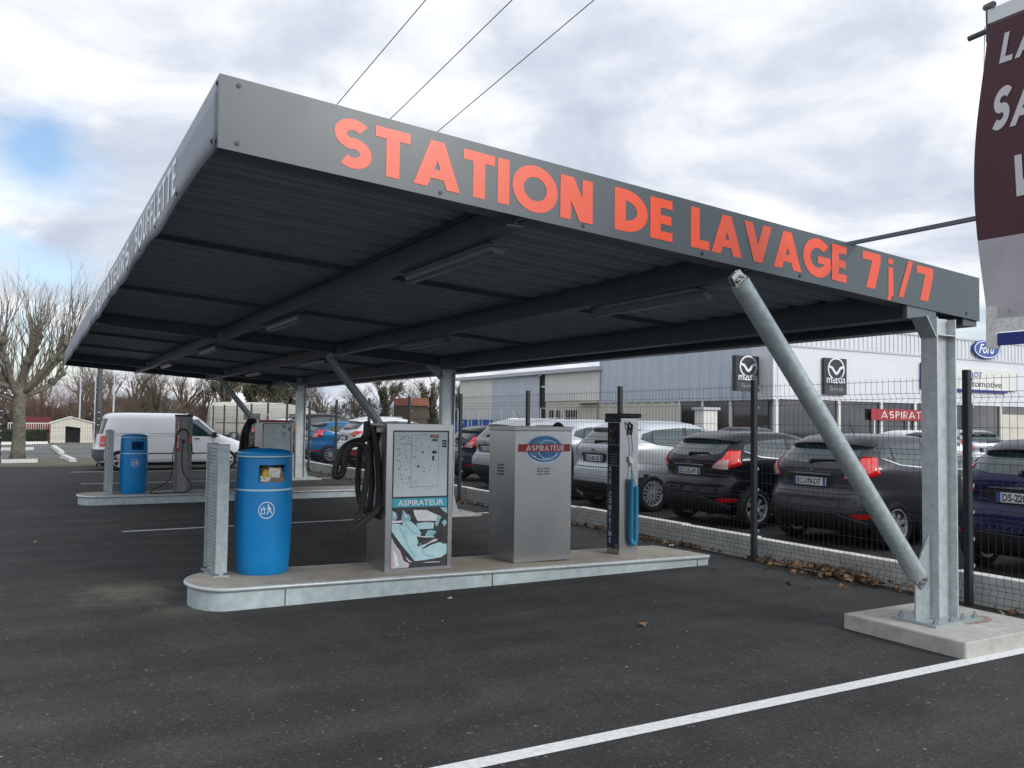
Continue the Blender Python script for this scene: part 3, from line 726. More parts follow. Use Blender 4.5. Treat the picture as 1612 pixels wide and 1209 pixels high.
def vacuum(lab, loc, W, D, H, full):
    t = thing('vacuum_machine', lab, 'vacuum', loc, R(-4))
    m = MB(); m.box((0, .03, 0), (W, D, H)); cab = m.build('cabinet', 'steel', t)
    m = MB(); m.box((0, -.012, 0), (.058, .0298, H)); m.box((W-.042, -.012, 0), (W, .0298, H)); m.box((.0582, -.012, H-.06), (W-.0422, .0298, H)); m.box((.0582, -.012, 0), (W-.0422, .0298, .03))
    m.build('front_frame', 'steel_v', t)
    m = MB(); m.box((.0584, .0, .0302), (W-.0424, .029, H-.0602)); m.build('recess_back', 'art_dark', t)
    vac_panel(t, W, H, full)
    m = MB(); m.box((.066, -.0035, .60), (W-.048, -.0005, .684)); b = m.build('cyan_band', 'cyan_band' if full else 'cyan_band', t)
    m = MB(); put_font(m, 'ASPIRATEUR', .075, (.12, -.0045, .615), (1,0,0), (0,0,1), width=.46, offset=.0012); m.build('band_lettering', 'white_text', b, recalc=False)
    # advert picture: a car interior in flat printed colours
    A = MB(); xa, xb, za, zb_ = .064, W-.046, .034, .596; w = xb-xa; h = zb_-za; cnt = [0]
    def pic(poly, mi):
        A.cur = mi; cnt[0] += 1; y = -.0006-.00025*cnt[0]
        A.add([(xa+px*w, y, za+pz*h) for px, pz in poly], [tuple(range(len(poly)))])
    if full:
        pic([(0,0),(1,0),(1,1),(0,1)], 0)                                       # dark cabin
        pic([(.38,.96),(.62,.95),(.86,.84),(.90,.81),(.80,.76),(.46,.77),(.40,.88)], 3)   # window
        pic([(.86,.99),(1,.99),(1,.88),(.92,.93)], 2)
        pic([(.44,.73),(.62,.75),(.76,.73),(.75,.63),(.48,.63)], 1)                # door card
        pic([(.78,.72),(.82,.83),(.86,.86),(.88,.82),(.84,.70),(.80,.66)], 2)          # wheel rim
        pic([(.90,.74),(.97,.78),(1,.72),(.95,.66)], 2)
        pic([(0,.96),(.08,.92),(.10,.84),(.06,.78),(0,.77)], 2)                   # left head rest
        pic([(.0,.785),(.20,.79),(.17,.755),(.0,.75)], 3)
        pic([(.19,.96),(.22,.95),(.25,.90),(.31,.88),(.34,.82),(.32,.775),(.22,.765),(.17,.80),(.18,.87)], 2)
        pic([(.18,.77),(.34,.77),(.45,.68),(.53,.56),(.50,.50),(.38,.52),(.28,.62),(.20,.68)], 1)
        pic([(0,.74),(.12,.74),(.28,.66),(.44,.52),(.48,.42),(.46,.34),(.62,.38),(.78,.46),(.92,.37),(1,.36),(1,.20),(.90,.14),(.62,.11),(.42,.10),(.34,.20),(.18,.38),(.06,.54),(0,.62)], 1)
        pic([(.47,.50),(.60,.49),(.78,.51),(.70,.46),(.50,.38)], 0)
        pic([(.46,.53),(.56,.51),(.78,.50),(.77,.48),(.58,.49),(.48,.51)], 3)
        pic([(.60,.52),(.64,.60),(.72,.61),(.80,.58),(.80,.50),(.70,.49)], 2)
        pic([(.56,.29),(.72,.36),(.88,.40),(1,.42),(1,.48),(.85,.46),(.66,.37),(.55,.31)], 0)
        pic([(.62,.35),(.72,.40),(.82,.42),(.84,.46),(.74,.43),(.62,.38)], 4)
        pic([(.74,.52),(.86,.60),(1,.64),(1,.44),(.86,.44),(.78,.47)], 0)
        pic([(0,.52),(.05,.42),(.16,.28),(.22,.12),(.33,.06),(.30,0),(0,0)], 4)
        pic([(.0,.46),(.03,.46),(.15,.22),(.22,0),(.14,0),(.05,.22)], 5)
        pic([(.03,.30),(.10,.22),(.14,.04),(.08,.02)], 3)
        pic([(.26,.18),(.32,.12),(.36,.10),(.38,.085),(.31,.10),(.27,.15)], 3)
        pic([(.12,.70),(.14,.70),(.34,.30),(.45,.15),(.43,.15),(.32,.29)], 2)
        pic([(.50,.40),(.52,.40),(.60,.20),(.80,.16),(.80,.145),(.59,.18)], 2)
        pic([(.22,.74),(.24,.74),(.40,.58),(.49,.54),(.48,.525),(.38,.565)], 2)
        pic([(.02,.93),(.05,.92),(.06,.86),(.03,.83)], 3)
        pic([(.22,.92),(.26,.89),(.27,.84),(.23,.83)], 3)
        pic([(.55,.065),(.86,.055),(.9,.07),(.62,.078)], 5)
    else:
        pic([(0,0),(1,0),(1,1),(0,1)], 3)
        pic([(0,0),(1,0),(1,.2),(0,.12)], 4)
        pic([(.62,.0),(1,0),(1,.22),(.62,.22)], 6)
        pic([(.0,.2),(.6,.5),(.9,.3),(.5,.12)], 4)
    A.build('advert_picture', ['art_dark','art_seat','art_seat2','art_light','art_pink','clad_grey','sign_red'], t, recalc=False)
    if not full:
        m = MB(); m.box((0, -.0135, H-.045), (W, -.0122, H-.005)); m.build('red_strip', 'sign_red', t)
    return t
v1 = vacuum('steel vacuum machine whose front shows a printed car interior under a scratched white panel', (-3.20, 3.385, .166), .665, .60, 1.385, True)
v2 = vacuum('farther vacuum machine with a red top strip, beyond the nearer blue bin', (-2.13, 13.05, .158), .66, .6, 1.385, False)
def P3(u, v, x, dx=0): p = onx(u, v, x); return (p.x, p.y, p.z)
def hy(u, v, Y): p = ony(u, v, Y); return (p.x, p.y, p.z)
t = thing('vacuum_hose', 'black corrugated vacuum hose hanging in loops on the left of the nearer vacuum machine', 'hose', (-3.3, 3.7, 1.5))
def hp(mb, name, m_, sm=True): mb.v = [(x+3.3, y-3.7, z-1.5) for x, y, z in mb.v]; return mb.build(name, m_, t, smooth=sm)
m = MB()
hose(m, [hy(583,672,3.62), hy(576,690,3.60), hy(556,696,3.58), hy(541,706,3.56), hy(531,728,3.56), hy(527,746,3.56), hy(533,750,3.55), hy(540,742,3.54), hy(542,722,3.53), hy(552,702,3.52), hy(570,700,3.50), hy(578,716,3.48), hy(579,742,3.47), hy(574,772,3.47), hy(569,800,3.48)], .031)
hp(m, 'upper_loop', 'black_rubber')
m = MB()
hose(m, [hy(580,676,3.70), hy(568,700,3.70), hy(564,740,3.72), hy(564,776,3.72), hy(572,800,3.68), hy(586,808,3.62), hy(597,790,3.56), hy(599,760,3.56)], .028)
hose(m, [hy(587,672,3.60), hy(592,700,3.56), hy(595,730,3.55), hy(597,775,3.53)], .030)
hose(m, [hy(585,676,3.66), hy(584,720,3.66), hy(586,760,3.66), hy(583,800,3.66), hy(600,812,3.62), hy(604,780,3.60), hy(604,720,3.62), hy(598,680,3.62)], .028)
hp(m, 'hanging_loops', 'black_rubber')
m = MB()
m.tube([hy(606,789,3.50), hy(592,805,3.47), hy(570,822,3.44), hy(549,838,3.42)], [.028,.03,.033,.018], 10)
m.tube([hy(569,800,3.5), hy(562,815,3.46), hy(551,834,3.43)], [.026,.022,.012], 10)
hp(m, 'crevice_nozzle', 'soft_black')
m = MB(); m.tube([hy(597,775,3.53), hy(597,792,3.53), hy(599,818,3.54)], [.036,.036,.02], 10); hp(m, 'hose_cuff', 'soft_black')
m = MB(); m.tube([hy(578,664,3.66), hy(577,690,3.63)], [.034,.036], 12); hp(m, 'swivel_cuff', 'soft_black')
m = MB(); m.tube([hy(577,670,3.70), hy(596,672,3.72)], .014, 8); m.tube([hy(596,668,3.72), hy(606,668,3.80)], .02, 8); hp(m, 'hose_bracket', 'steel')
t = thing('vacuum_hose', 'black hose bunched on the left side of the farther vacuum machine', 'hose', (-2.25, 13.3, 1.0))
m = MB()
for k, (dx, dz) in enumerate(((0,0),(.06,.03),(-.06,-.05),(.02,.08))):
    m_pts = [(.02+dx, 0, .55), (-.10+dx, -.03*k, .35+dz), (-.14+dx, -.03*k, -.1+dz), (-.02+dx, 0, -.42+dz), (.06+dx, .03, 0)]
    hose(m, m_pts, .034, 8, False)
m.build('hose_loops', 'black_rubber', t, smooth=True)
m = MB(); m.tube([(0,0,.50),(.11,0,.50)], .03, 10); m.build('hose_bracket', 'steel', t)
# ------------------------------------------------------------------ second cabinet (rear of a vacuum)
t = thing('vacuum_cabinet', 'brushed steel cabinet with an oval blue emblem and a red lettered strip', 'vacuum', (-1.80, 3.40, .150), R(-2))
W, D, H = .675, .60, 1.39
m = MB(); m.rbox((0, 0, 0), (W, D, H-.045), .004); m.build('cabinet', 'steel_v', t)
m = MB(); m.rbox((-.006, -.006, H-.0445), (W+.006, D+.006, H), .003); m.build('lid', 'steel', t)
m = MB(); E_ = lambda cx, cz, rx, rz, y, n=40: [(cx+rx*math.cos(2*PI*k/n), y, cz+rz*math.sin(2*PI*k/n)) for k in range(n)]
def ring(mb, cx, cz, rx, rz, w, y, a0=0, a1=360, n=40):
    for k in range(n):
        p0, p1 = R(a0+(a1-a0)*k/n), R(a0+(a1-a0)*(k+1)/n)
        mb.add([(cx+rx*math.cos(p0), y, cz+rz*math.sin(p0)), (cx+rx*math.cos(p1), y, cz+rz*math.sin(p1)), (cx+(rx-w)*math.cos(p1), y, cz+(rz-w)*math.sin(p1)), (cx+(rx-w)*math.cos(p0), y, cz+(rz-w)*math.sin(p0))], [(0,1,2,3)])
cx, cz = .345, 1.15
m.cur = 0; m.add(E_(cx, cz, .222, .145, -.0015), [tuple(range(40))])
m.cur = 1; ring(m, cx, cz, .228, .150, .022, -.0022, 185, 350); ring(m, cx, cz, .18, .11, .010, -.0024, 200, 340); ring(m, cx+.04, cz, .12, .10, .010, -.0026, 20, 340); ring(m, cx, cz, .228, .150, .009, -.0024, 20, 160)
for k, (a, b) in enumerate(((-.12,-.07),(-.02,-.10),(.10,-.08))): m.add(E_(cx+a, cz+b, .02, .008, -.0028+.0001*k, 12), [tuple(range(12))])
em = m.build('oval_emblem', ['emblem_blue','emblem_pale'], t, recalc=False)
m = MB(); m.box((.035, -.006, 1.128), (W-.02, -.0032, 1.206)); rs_ = m.build('red_strip', 'sign_red', t)
m = MB(); put_glyphs(m, 'ASPIRATEUR', .056, (.125, -.0066, 1.139), (1,0,0), (0,0,1), width=.45, s=.17, gap=.14); m.build('strip_lettering', 'white_text', rs_, recalc=False)
m = MB()
for i in range(3):
    for j in range(2):
        x = .262+j*.085; z = .895+i*.027; m.tube([(x, -.002, z), (x+.014, -.009, z+.006), (x+.052, -.009, z+.006), (x+.066, -.002, z)], [.004,.008,.008,.004], 8)
m.build('front_louvres', 'steel', t, smooth=True)
m = MB()
for i in range(4):
    for j in range(2):
        y = .26+j*.07; z = .88+i*.032; m.tube([(-.002, y, z), (-.009, y+.012, z+.006), (-.009, y+.045, z+.006), (-.002, y+.057, z)], [.004,.009,.009,.004], 8)
m.build('side_louvres', 'steel', t, smooth=True)
t = thing('vacuum_hose', 'black hose hooped on the right of the emblem cabinet', 'hose', (-1.1, 3.6, 1.2))
m = MB(); hose(m, [(-.10,.05,.30), (-.03,.03,.36), (.05,0,.25), (.10,-.03,.02), (.09,-.03,-.28), (.03,-.02,-.46), (-.02,.0,-.50)], .027, 10)
m.build('hose_loop', 'black_rubber', t, smooth=True)
m = MB(); m.tube([(-.02,.0,-.5),(-.02,.05,-.52)], .02, 8); m.tube([(-.10,.05,.30),(-.16,.05,.24)], .03, 10); m.build('hose_cuff', 'soft_black', t)
# ------------------------------------------------------------------ air post
t = thing('air_pump', 'slim steel compressed air post with coiled blue hose and dark lettered front', 'air pump', (-.40, 3.50, .122), R(-4))
W, D, H = .245, .26, 1.52
m = MB(); m.rbox((0, 0, 0), (W, D, H), .004); m.build('post', 'steel_v', t)
m = MB(); m.rbox((-.03, -.03, H+.001), (W+.03, D+.02, H+.05), .012); m.box((-.028, -.028, H-.05), (-.004, D+.015, H)); m.build('top_cap', 'black_plastic', t)
# graphics sit on the left face (facing -X)
m = MB(); m.cur = 0; m.box((-.004, .012, .06), (-.001, D-.012, H-.055))
m.cur = 1; m.prism([(.012,.07),(.12,.30),(.155,.70),(.165,.985),(D-.012,.985),(D-.012,.07)][::-1], (-.0042, 0, 0), (0,1,0), (0,0,1), -.0008)
m.cur = 2; m.box((-.0052, .012, .985), (-.0041, D-.012, .99)); m.box((-.0052, .012, 1.215), (-.0041, D-.012, 1.22))
for z in (1.02, 1.05, 1.08, 1.11): m.box((-.0052, .06, z), (-.0041, .19, z+.004))
gp = m.build('graphic_panel', ['soft_black','sign_navy','clad_blue'], t)
m = MB(); put_glyphs(m, 'AIR COMPRIME', .056, (-.0056, .185, .92), (0,-1,0), (0,0,1), s=.17, gap=.30, vertical=True, nrm=Vector((-1,0,0)), eps=.0001); m.build('panel_lettering', 'white_text', gp, recalc=False)
m = MB()
for (y, z, a, b) in ((.19,1.38,.03,.06),(.15,1.37,.015,.03),(.10,1.40,.025,.02),(.19,1.27,.035,.07),(.11,1.27,.05,.012),(.12,1.245,.05,.01),(.05,.09,.045,.06)):
    m.box((-.0058, y-a/2, z-b/2), (-.0046, y+a/2, z+b/2))
m.build('panel_symbols', 'wood_old', gp)
m = MB(); m.tube([(.12,-.03,1.33),(.135,-.035,1.44)], .016, 8); m.tube([(.135,-.035,1.44),(.085,-.04,1.475)], [.015,.008], 8); m.tube([(.10,-.02,1.38),(.085,-.045,1.46)], .005, 6); m.tube([(.13,0,1.40),(.13,-.03,1.41)], .01, 8)
m.build('air_gun', 'black_plastic', t, smooth=True)
m = MB(); m.prism([(.10,1.09),(.13,1.10),(.165,1.03),(.16,1.005),(.115,1.02)], (0,-.004,0), (1,0,0), (0,0,1), .03); m.tube([(.14,-.02,1.02),(.142,-.02,.985)], .008, 8); m.build('hose_holder', 'white_gun', t)
m = MB()
def coil(mb, x, y, z0, z1, r, rt, pitch):
    n = int(abs(z1-z0)/pitch*12); mb.tube([(x+r*math.cos(k*PI/6), y+r*math.sin(k*PI/6)*.8, z0+(z1-z0)*k/n) for k in range(n+1)], rt, 6)
coil(m, .125, -.045, .84, .20, .028, .0055, .0135); coil(m, .19, -.045, .76, .20, .026, .0055, .0135)
pts = [(.1575-.034*math.cos(a), -.045, .20-.075*math.sin(a)) for a in np.linspace(0, PI, 26)]
n = 26*9; cp_ = []
for k in range(n):
    a = PI*k/(n-1); cx_, cz_ = .1575-.0335*math.cos(a), .20-.075*math.sin(a); ph = k*2*PI/9*1.0
    nx, nz = -math.cos(a), -math.sin(a); cp_.append((cx_+nx*.024*math.cos(ph), -.045+.02*math.sin(ph), cz_+nz*.024*math.cos(ph)))
m.tube(cp_, .0055, 6)
hose(m, [(.125,-.045,.84), (.135,-.03,1.0), (.143,-.03,1.2), (.127,-.034,1.33)], .005, 6, False)
hose(m, [(.19,-.045,.76), (.175,-.03,.80), (.165,-.01,.9), (.16,.004,.95)], .005, 6, False)
m.build('coiled_hose', 'hose_blue', t, smooth='all')
# ------------------------------------------------------------------ perfume post on the far island
t = thing('perfume_post', 'rounded grey perfume dispenser post with a red lettered strip and orange gun', 'dispenser', (-3.58, 12.9, hz2(-3.58)-.003), R(-14))
m = MB(); prof = [(-.17,.13),(-.18,0),(-.16,-.10),(-.09,-.15),(.09,-.15),(.16,-.10),(.18,0),(.17,.13)]
m.prism(prof, (0,0,0), (1,0,0), (0,1,0), 1.42); m.build('post', 'grey_bumper', t)
MATS['grey_post'] = mat('grey_post', (.20,.20,.20), .45, .5, var=.12, scale=5); t.children[0].data.materials[0] = MATS['grey_post']
m = MB(); m.prism([(x*1.05, y*1.05) for x, y in prof], (0,0,1.421), (1,0,0), (0,1,0), .045); m.build('top_cap', 'black_plastic', t)
m = MB(); m.box((-.125, -.156, .78), (-.055, -.1515, 1.41)); st = m.build('red_strip', 'sign_red', t)
m = MB(); put_glyphs(m, 'PARFUMEUR', .052, (-.09, -.158, 1.345), (1,0,0), (0,0,1), s=.2, gap=.22, vertical=True, eps=.0002); m.build('strip_lettering', 'white_text', st, recalc=False)
m = MB(); hose(m, [(-.13,-.16,1.0), (-.13,-.18,1.08), (-.04,-.20,1.18), (.06,-.20,1.18), (.15,-.18,1.06), (.17,-.18,.95)], .012, 8, False)
hose(m, [(.02,-.16,.93), (0,-.2,.85), (.0,-.2,.55), (.05,-.2,.36), (.17,-.2,.22), (.20,-.2,.1), (.10,-.22,.03), (-.02,-.24,.014)], .010, 8, False)
hose(m, [(-.13,-.16,1.0), (-.19,-.16,.7), (-.20,-.18,.35), (-.30,-.22,.2), (-.5,-.28,.1), (-.62,-.3,.02), (-.45,-.3,.014), (-.2,-.25,.014), (0,-.24,.014)], .010, 8, False)
m.build('hose', 'black_rubber', t, smooth=True)
m = MB(); m.tube([(.15,-.18,1.08),(.185,-.18,.92)], .02, 8); m.build('orange_grip', 'orange_grip', t)
m = MB(); m.tube([(.185,-.18,.92),(.20,-.19,.78)], .018, 8); m.tube([(.20,-.19,.76),(.235,-.19,.73)], .02, 8); m.build('gun', 'black_plastic', t); m = MB(); m.box((-.02,-.185,.93),(.05,-.152,1.0)); m.build('gun_holder', 'black_plastic', t); t.scale = (.86, .9, 1)
# ================================================================== FENCES
def wire_panel(W, H, full=True):
    m = MB()
    folds = (.16, .74, 1.32, 1.86) if H > 1.9 else (.2, .9, 1.5)
    z = .03; zz = [(.03, 0)]
    for f in folds: zz += [(f-.05, 0), (f, -.035), (f+.05, 0)]
    zz.append((H, 0)); n = int(W/.066)
    for i in range(n+1):
        x = i*W/n; m.tube([(x, dy, z) for z, dy in zz], .0021, 4, cap=False)
    hs = [.05]+[f-.05 for f in folds]+[f+.05 for f in folds]+[f for f in folds]+[H-.03]
    for a, b in zip(folds, folds[1:]): hs.append((a+b)/2+.0); hs.append((a*2+b)/3-.02); 
    for h in hs:
        dy = -.035 if h in folds else 0; m.tube([(0, dy-.004, h), (W, dy-.004, h)], .0021, 4, cap=False)
    return m
def fence(label, p0, direction, n, pitch, H, detail_from=0):
    p0 = Vector(p0); d = Vector(direction).normalized(); rz = math.atan2(d.y, d.x)
    t = thing('mesh_fence', label, 'fence', p0, rz); pm = None; po = None
    for i in range(n+1):
        if po is None:
            m = MB(); m.rbox((-.03, -.03, 0), (.03, .03, H+.05), .006); po = m.build('post', 'fence_green', t); o = po
            m = MB()
            for k in range(9): m.box((-.034, -.044, .1+k*(H-.15)/8), (.034, -.031, .13+k*(H-.15)/8))
            cl = m.build('clips', 'galvanised', po)
        else:
            o = copy_tree(po, t)
        o.location = (i*pitch, 0, 0)
        if i < n:
            if pm is None: pm = wire_panel(pitch-.06, H).build('mesh_panel', 'fence_green', t, recalc=False); q = pm
            else: q = copy_tree(pm, t)
            q.location = (i*pitch+.03, -.035, 0)
    return t
fence('tall dark green welded mesh fence between the forecourt and the parked cars', (1.24, -4.67, 0), (0,1,0), 16, 2.59, 2.06)
fence('dark mesh fence closing the far end of the forecourt behind the white van', (-22.4, 25.05, 0), (1,0,0), 9, 2.59, 1.72)
# ================================================================== VEHICLES
HATCH = [(.22,.20,3.76,.74,6),(.27,.09,3.88,.81,5.5),(.36,.02,3.95,.845,5),(.46,.0,3.97,.858,5),(.58,.015,3.97,.862,5),(.64,.05,3.95,.862,5),(.69,.10,3.92,.860,5),
         (.76,.115,3.84,.862,5),(.84,.10,3.62,.862,5),(.90,.10,3.30,.858,5),(.95,.115,3.02,.850,4.8),(1.0,.15,2.86,.832,4.6),(1.08,.21,2.72,.795,4.4),(1.18,.29,2.52,.745,4.3),
         (1.28,.37,2.30,.700,4.3),(1.36,.45,2.10,.665,4.2),(1.41,.53,1.94,.635,4.0),(1.44,.63,1.80,.59,3.8),(1.46,.78,1.66,.51,3.5),(1.474,.98,1.48,.36,3.2),(1.479,1.15,1.35,.18,3)]
VAN = [(.24,.10,4.18,.80,7),(.32,.03,4.27,.86,6.5),(.48,.0,4.32,.885,6),(.60,.0,4.32,.89,6),(.68,.05,4.30,.892,6),(.76,.07,4.22,.892,6),(.84,.085,4.05,.892,6),(.92,.10,3.85,.89,6),(1.0,.115,3.62,.885,6),
       (1.08,.13,3.44,.875,6),(1.2,.16,3.28,.855,6),(1.35,.20,3.10,.825,6),(1.48,.24,2.94,.795,6),(1.57,.28,2.80,.765,6),(1.62,.33,2.68,.73,5.5),(1.655,.44,2.50,.64,5),(1.67,.62,2.3,.50,4.5),(1.678,.9,2.0,.28,4)]
COACH = [(.5,.2,7.9,1.0,8),(.8,.05,8.1,1.08,8),(1.2,0,8.15,1.1,8),(1.6,.02,8.05,1.1,8),(2.0,.05,7.8,1.08,7),(2.3,.10,7.3,1.04,6),(2.5,.2,6.6,.98,6),(2.62,.4,5.8,.86,5),(2.69,.8,5.0,.62,4),(2.71,1.4,4.2,.3,4)]
class Shell:
    """body as a stack of rounded plan outlines; gives points on the skin for glass, lamps and trim"""
    def __init__(s, table, sx=1, sy=1, sz=1):
        s.T = np.array([(z*sz, a*sx, b*sx, w*sy, n) for z, a, b, w, n in table]); s.cache = {}
    def par(s, z):
        T = s.T; z = min(max(z, T[0,0]), T[-1,0]); i = int(np.searchsorted(T[:,0], z)) - 1; i = min(max(i, 0), len(T)-2)
        t = (z-T[i,0])/(T[i+1,0]-T[i,0]); r = []
        for c in (1,2,3,4):
            p1, p2 = T[i,c], T[i+1,c]; h = T[i+1,0]-T[i,0]
            def sl(k):
                if k <= 0 or k >= len(T)-1:
                    k = min(max(k, 0), len(T)-2) if k <= 0 else len(T)-2
                    return (T[k+1,c]-T[k,c])/(T[k+1,0]-T[k,0])
                a = (T[k,c]-T[k-1,c])/(T[k,0]-T[k-1,0]); b = (T[k+1,c]-T[k,c])/(T[k+1,0]-T[k,0])
                return 0 if a*b <= 0 else 2*a*b/(a+b)
            m1, m2 = sl(i)*h, sl(i+1)*h
            r.append((2*t**3-3*t**2+1)*p1+(t**3-2*t**2+t)*m1+(-2*t**3+3*t**2)*p2+(t**3-t**2)*m2)
        return r
    def outline(s, z):
        k = round(z, 4)
        if k in s.cache: return s.cache[k]
        xr, xf, w, n = s.par(z); a = (xf-xr)/2; xm = (xf+xr)/2; t = np.linspace(0, PI, 181)
        # half outline on the right side (y<0) from rear centre to front centre, even in angle of the corner
        c = np.cos(t); q = np.sin(t)
        x = xm-a*np.sign(c)*np.abs(c)**(2/n); y = -w*np.abs(q)**(2/n)
        L = np.concatenate([[0], np.cumsum(np.hypot(np.diff(x), np.diff(y)))])
        s.cache[k] = (x, y, L); return s.cache[k]
    def q_rear(s, y, z): x, yy, L = s.outline(z); return float(np.interp(abs(y), -yy[:91], L[:91]))
    def q_side(s, xx, z): x, yy, L = s.outline(z); return float(np.interp(xx, x[20:160], L[20:160]))
    def pt(s, q, z, side=-1, e=0.0):
        x, y, L = s.outline(z); X = float(np.interp(q, L, x)); Y = float(np.interp(q, L, y))
        if e:
            X2 = float(np.interp(q+.02, L, x))-float(np.interp(q-.02, L, x)); Y2 = float(np.interp(q+.02, L, y))-float(np.interp(q-.02, L, y))
            l = math.hypot(X2, Y2) or 1; nx, ny = Y2/l, -X2/l; X += nx*e; Y += ny*e
        return (X, Y*(-side) if side == 1 else Y, z)
    def spec(s, sp, z): return s.q_rear(sp[1], z) if sp[0] == 'r' else s.q_side(sp[1], z)
    def patch(s, mb, bottom, top, side=-1, e=.004, nu=12, nv=6):
        """bottom and top are lists of (kind, coordinate, z); the patch is ruled between them"""
        def samp(L_, u):
            k = u*(len(L_)-1); i = min(int(k), len(L_)-2); f = k-i; a, b = L_[i], L_[i+1]
            za, zb2 = a[2], b[2]; return (s.spec(a, za)*(1-f)+s.spec(b, zb2)*f, za*(1-f)+zb2*f)
        rows = []
        for j in range(nv+1):
            row = []
            for i in range(nu+1):
                q0, z0 = samp(bottom, i/nu); q1, z1 = samp(top, i/nu); f = j/nv
                row.append(s.pt(q0*(1-f)+q1*f, z0*(1-f)+z1*f, side, e))
            rows.append(row)
        mb.grid(rows)
    def rearpatch(s, mb, pts_bottom, pts_top, e=.004, nu=14, nv=6):
        """both halves of a rear panel; points are (y>=0, z)"""
        for side in (-1, 1): s.patch(mb, [('r', y, z) for y, z in pts_bottom], [('r', y, z) for y, z in pts_top], side, e, nu, nv)
    def body(s, mb, zs_, n=96):
        rows = []
        for z in zs_:
            x, y, L = s.outline(z); m = n//2; row = []
            qs = L[-1]*np.linspace(0, 1, m+1)
            # more samples in the corners
            t = np.linspace(0, 180, m+1); X = np.interp(qs, L, x); Y = np.interp(qs, L, y)
            row = [(X[i], Y[i], z) for i in range(m+1)]+[(X[i], -Y[i], z) for i in range(m-1, 0, -1)]
            rows.append(row)
        k = len(rows[0]); vs = [p for r_ in rows for p in r_]; fs = []
        for j in range(len(rows)-1):
            for i in range(k): fs.append((j*k+i, j*k+(i+1)%k, (j+1)*k+(i+1)%k, (j+1)*k+i))
        fs.append(tuple(reversed(range(k)))); fs.append(tuple(range((len(rows)-1)*k, len(rows)*k)))
        mb.add(vs, fs)
def cut_arches(o, wheels, r, w):
    """open the wheel arches and give them a dark lining"""
    c = MB()
    for (x, y) in wheels: c.lathe([(r, -.19), (r, .19)], 36, (x, y, .31), axis='y')
    co = c.build('cutter', 'tyre'); md = o.modifiers.new('b', 'BOOLEAN'); md.object = co; md.operation = 'DIFFERENCE'; md.solver = 'EXACT'
    dg = bpy.context.evaluated_depsgraph_get(); dg.update()
    me = bpy.data.meshes.new_from_object(o.evaluated_get(dg)); o.modifiers.clear(); old = o.data; o.data = me; bpy.data.meshes.remove(old)
    cm = co.data; bpy.data.objects.remove(co); bpy.data.meshes.remove(cm)
    while len(o.data.materials) < 2: o.data.materials.append(MATS['tyre'])
    o.data.materials[1] = MATS['tyre']
    for p in o.data.polygons:
        ins = any(math.hypot(p.center.x-x, p.center.z-.31) < r-.0 +.002 and abs(p.center.y-y) < .2 and (abs(p.normal.y) > .9 or abs((p.normal.x*(p.center.x-x)+p.normal.z*(p.center.z-.31))) > .5*r) and (abs(abs(p.center.y)-abs(w)) > .012 or math.hypot(p.center.x-x, p.center.z-.31) > r*.9 ) for x, y in wheels)
        outer = abs(p.normal.y) > .8 and abs(p.center.y) > w-.035
        p.material_index = 1 if (ins and not outer) else 0
        p.use_smooth = True
    o.data.set_sharp_from_angle(angle=R(32))
def wheel_mesh_set(spokes, rt=.31, rr=.215, width=.19, fat=.035):
    """local: axis along y, outer face towards -y"""
    ty = MB(); h = width/2
    ty.lathe([(rr,-h+.012),(rr+.02,-h),(rt-.03,-h),(rt-.008,-h+.02),(rt,-h+.045),(rt,h-.045),(rt-.008,h-.02),(rt-.03,h),(rr+.02,h),(rr,h-.012)], 40, axis='y', cap=False)
    ri = MB(); ri.lathe([(rr,-h+.010),(rr-.012,-h+.008),(rr-.022,-h+.03),(rr-.03,h-.02),(rr,h-.015)], 40, axis='y', cap=False)
    ri.lathe([(.052,-h+.03),(.048,-h+.012),(.0,-h+.010)], 20, axis='y', cap=False)
    for k in range(spokes):
        a = 2*PI*k/spokes
        for da in ((-.5, .5) if spokes <= 8 else (0,)):
            b = a+da*.20; p0 = Vector((math.cos(a+da*.28)*.04, -h+.022, math.sin(a+da*.28)*.04)); p1 = Vector((math.cos(b)*(rr-.016), -h+.020, math.sin(b)*(rr-.016)))
            d = (p1-p0).normalized(); n = Vector((-d.z, 0, d.x)); w0, w1 = fat*.45, fat*.36
            vs = [p0-n*w0, p0+n*w0, p1+n*w1, p1-n*w1]; back = Vector((0, .03, 0))
            ri.add([tuple(v) for v in vs]+[tuple(v+back) for v in vs], [(0,1,2,3),(7,6,5,4),(0,4,5,1),(1,5,6,2),(2,6,7,3),(3,7,4,0)])
    ba = MB(); ba.lathe([(rr-.02,-h+.075),(0,-h+.074)], 32, axis='y', cap=False)
    return ty, ri, ba
WM = {}
def add_wheels(t, pos, spokes, rt=.31, rr=.215, rimmat='alloy'):
    key = (spokes, rt, rr, rimmat)
    for (x, y) in pos:
        if key not in WM:
            a, b, c = wheel_mesh_set(spokes, rt, rr)
            w = a.build('wheel', 'tyre', t, smooth=True); r_ = b.build('rim', rimmat, w, smooth=True); d = c.build('brake_disc', 'black_plastic', w); WM[key] = w; o = w
        else:
            o = copy_tree(WM[key], t)
        o.location = (x, y, rt); o.rotation_euler = (0, random.Random(x*7+y+t.location.y).uniform(0, 2), 0 if y < 0 else PI)
        if y > 0: o.rotation_euler = (0, .3, PI)
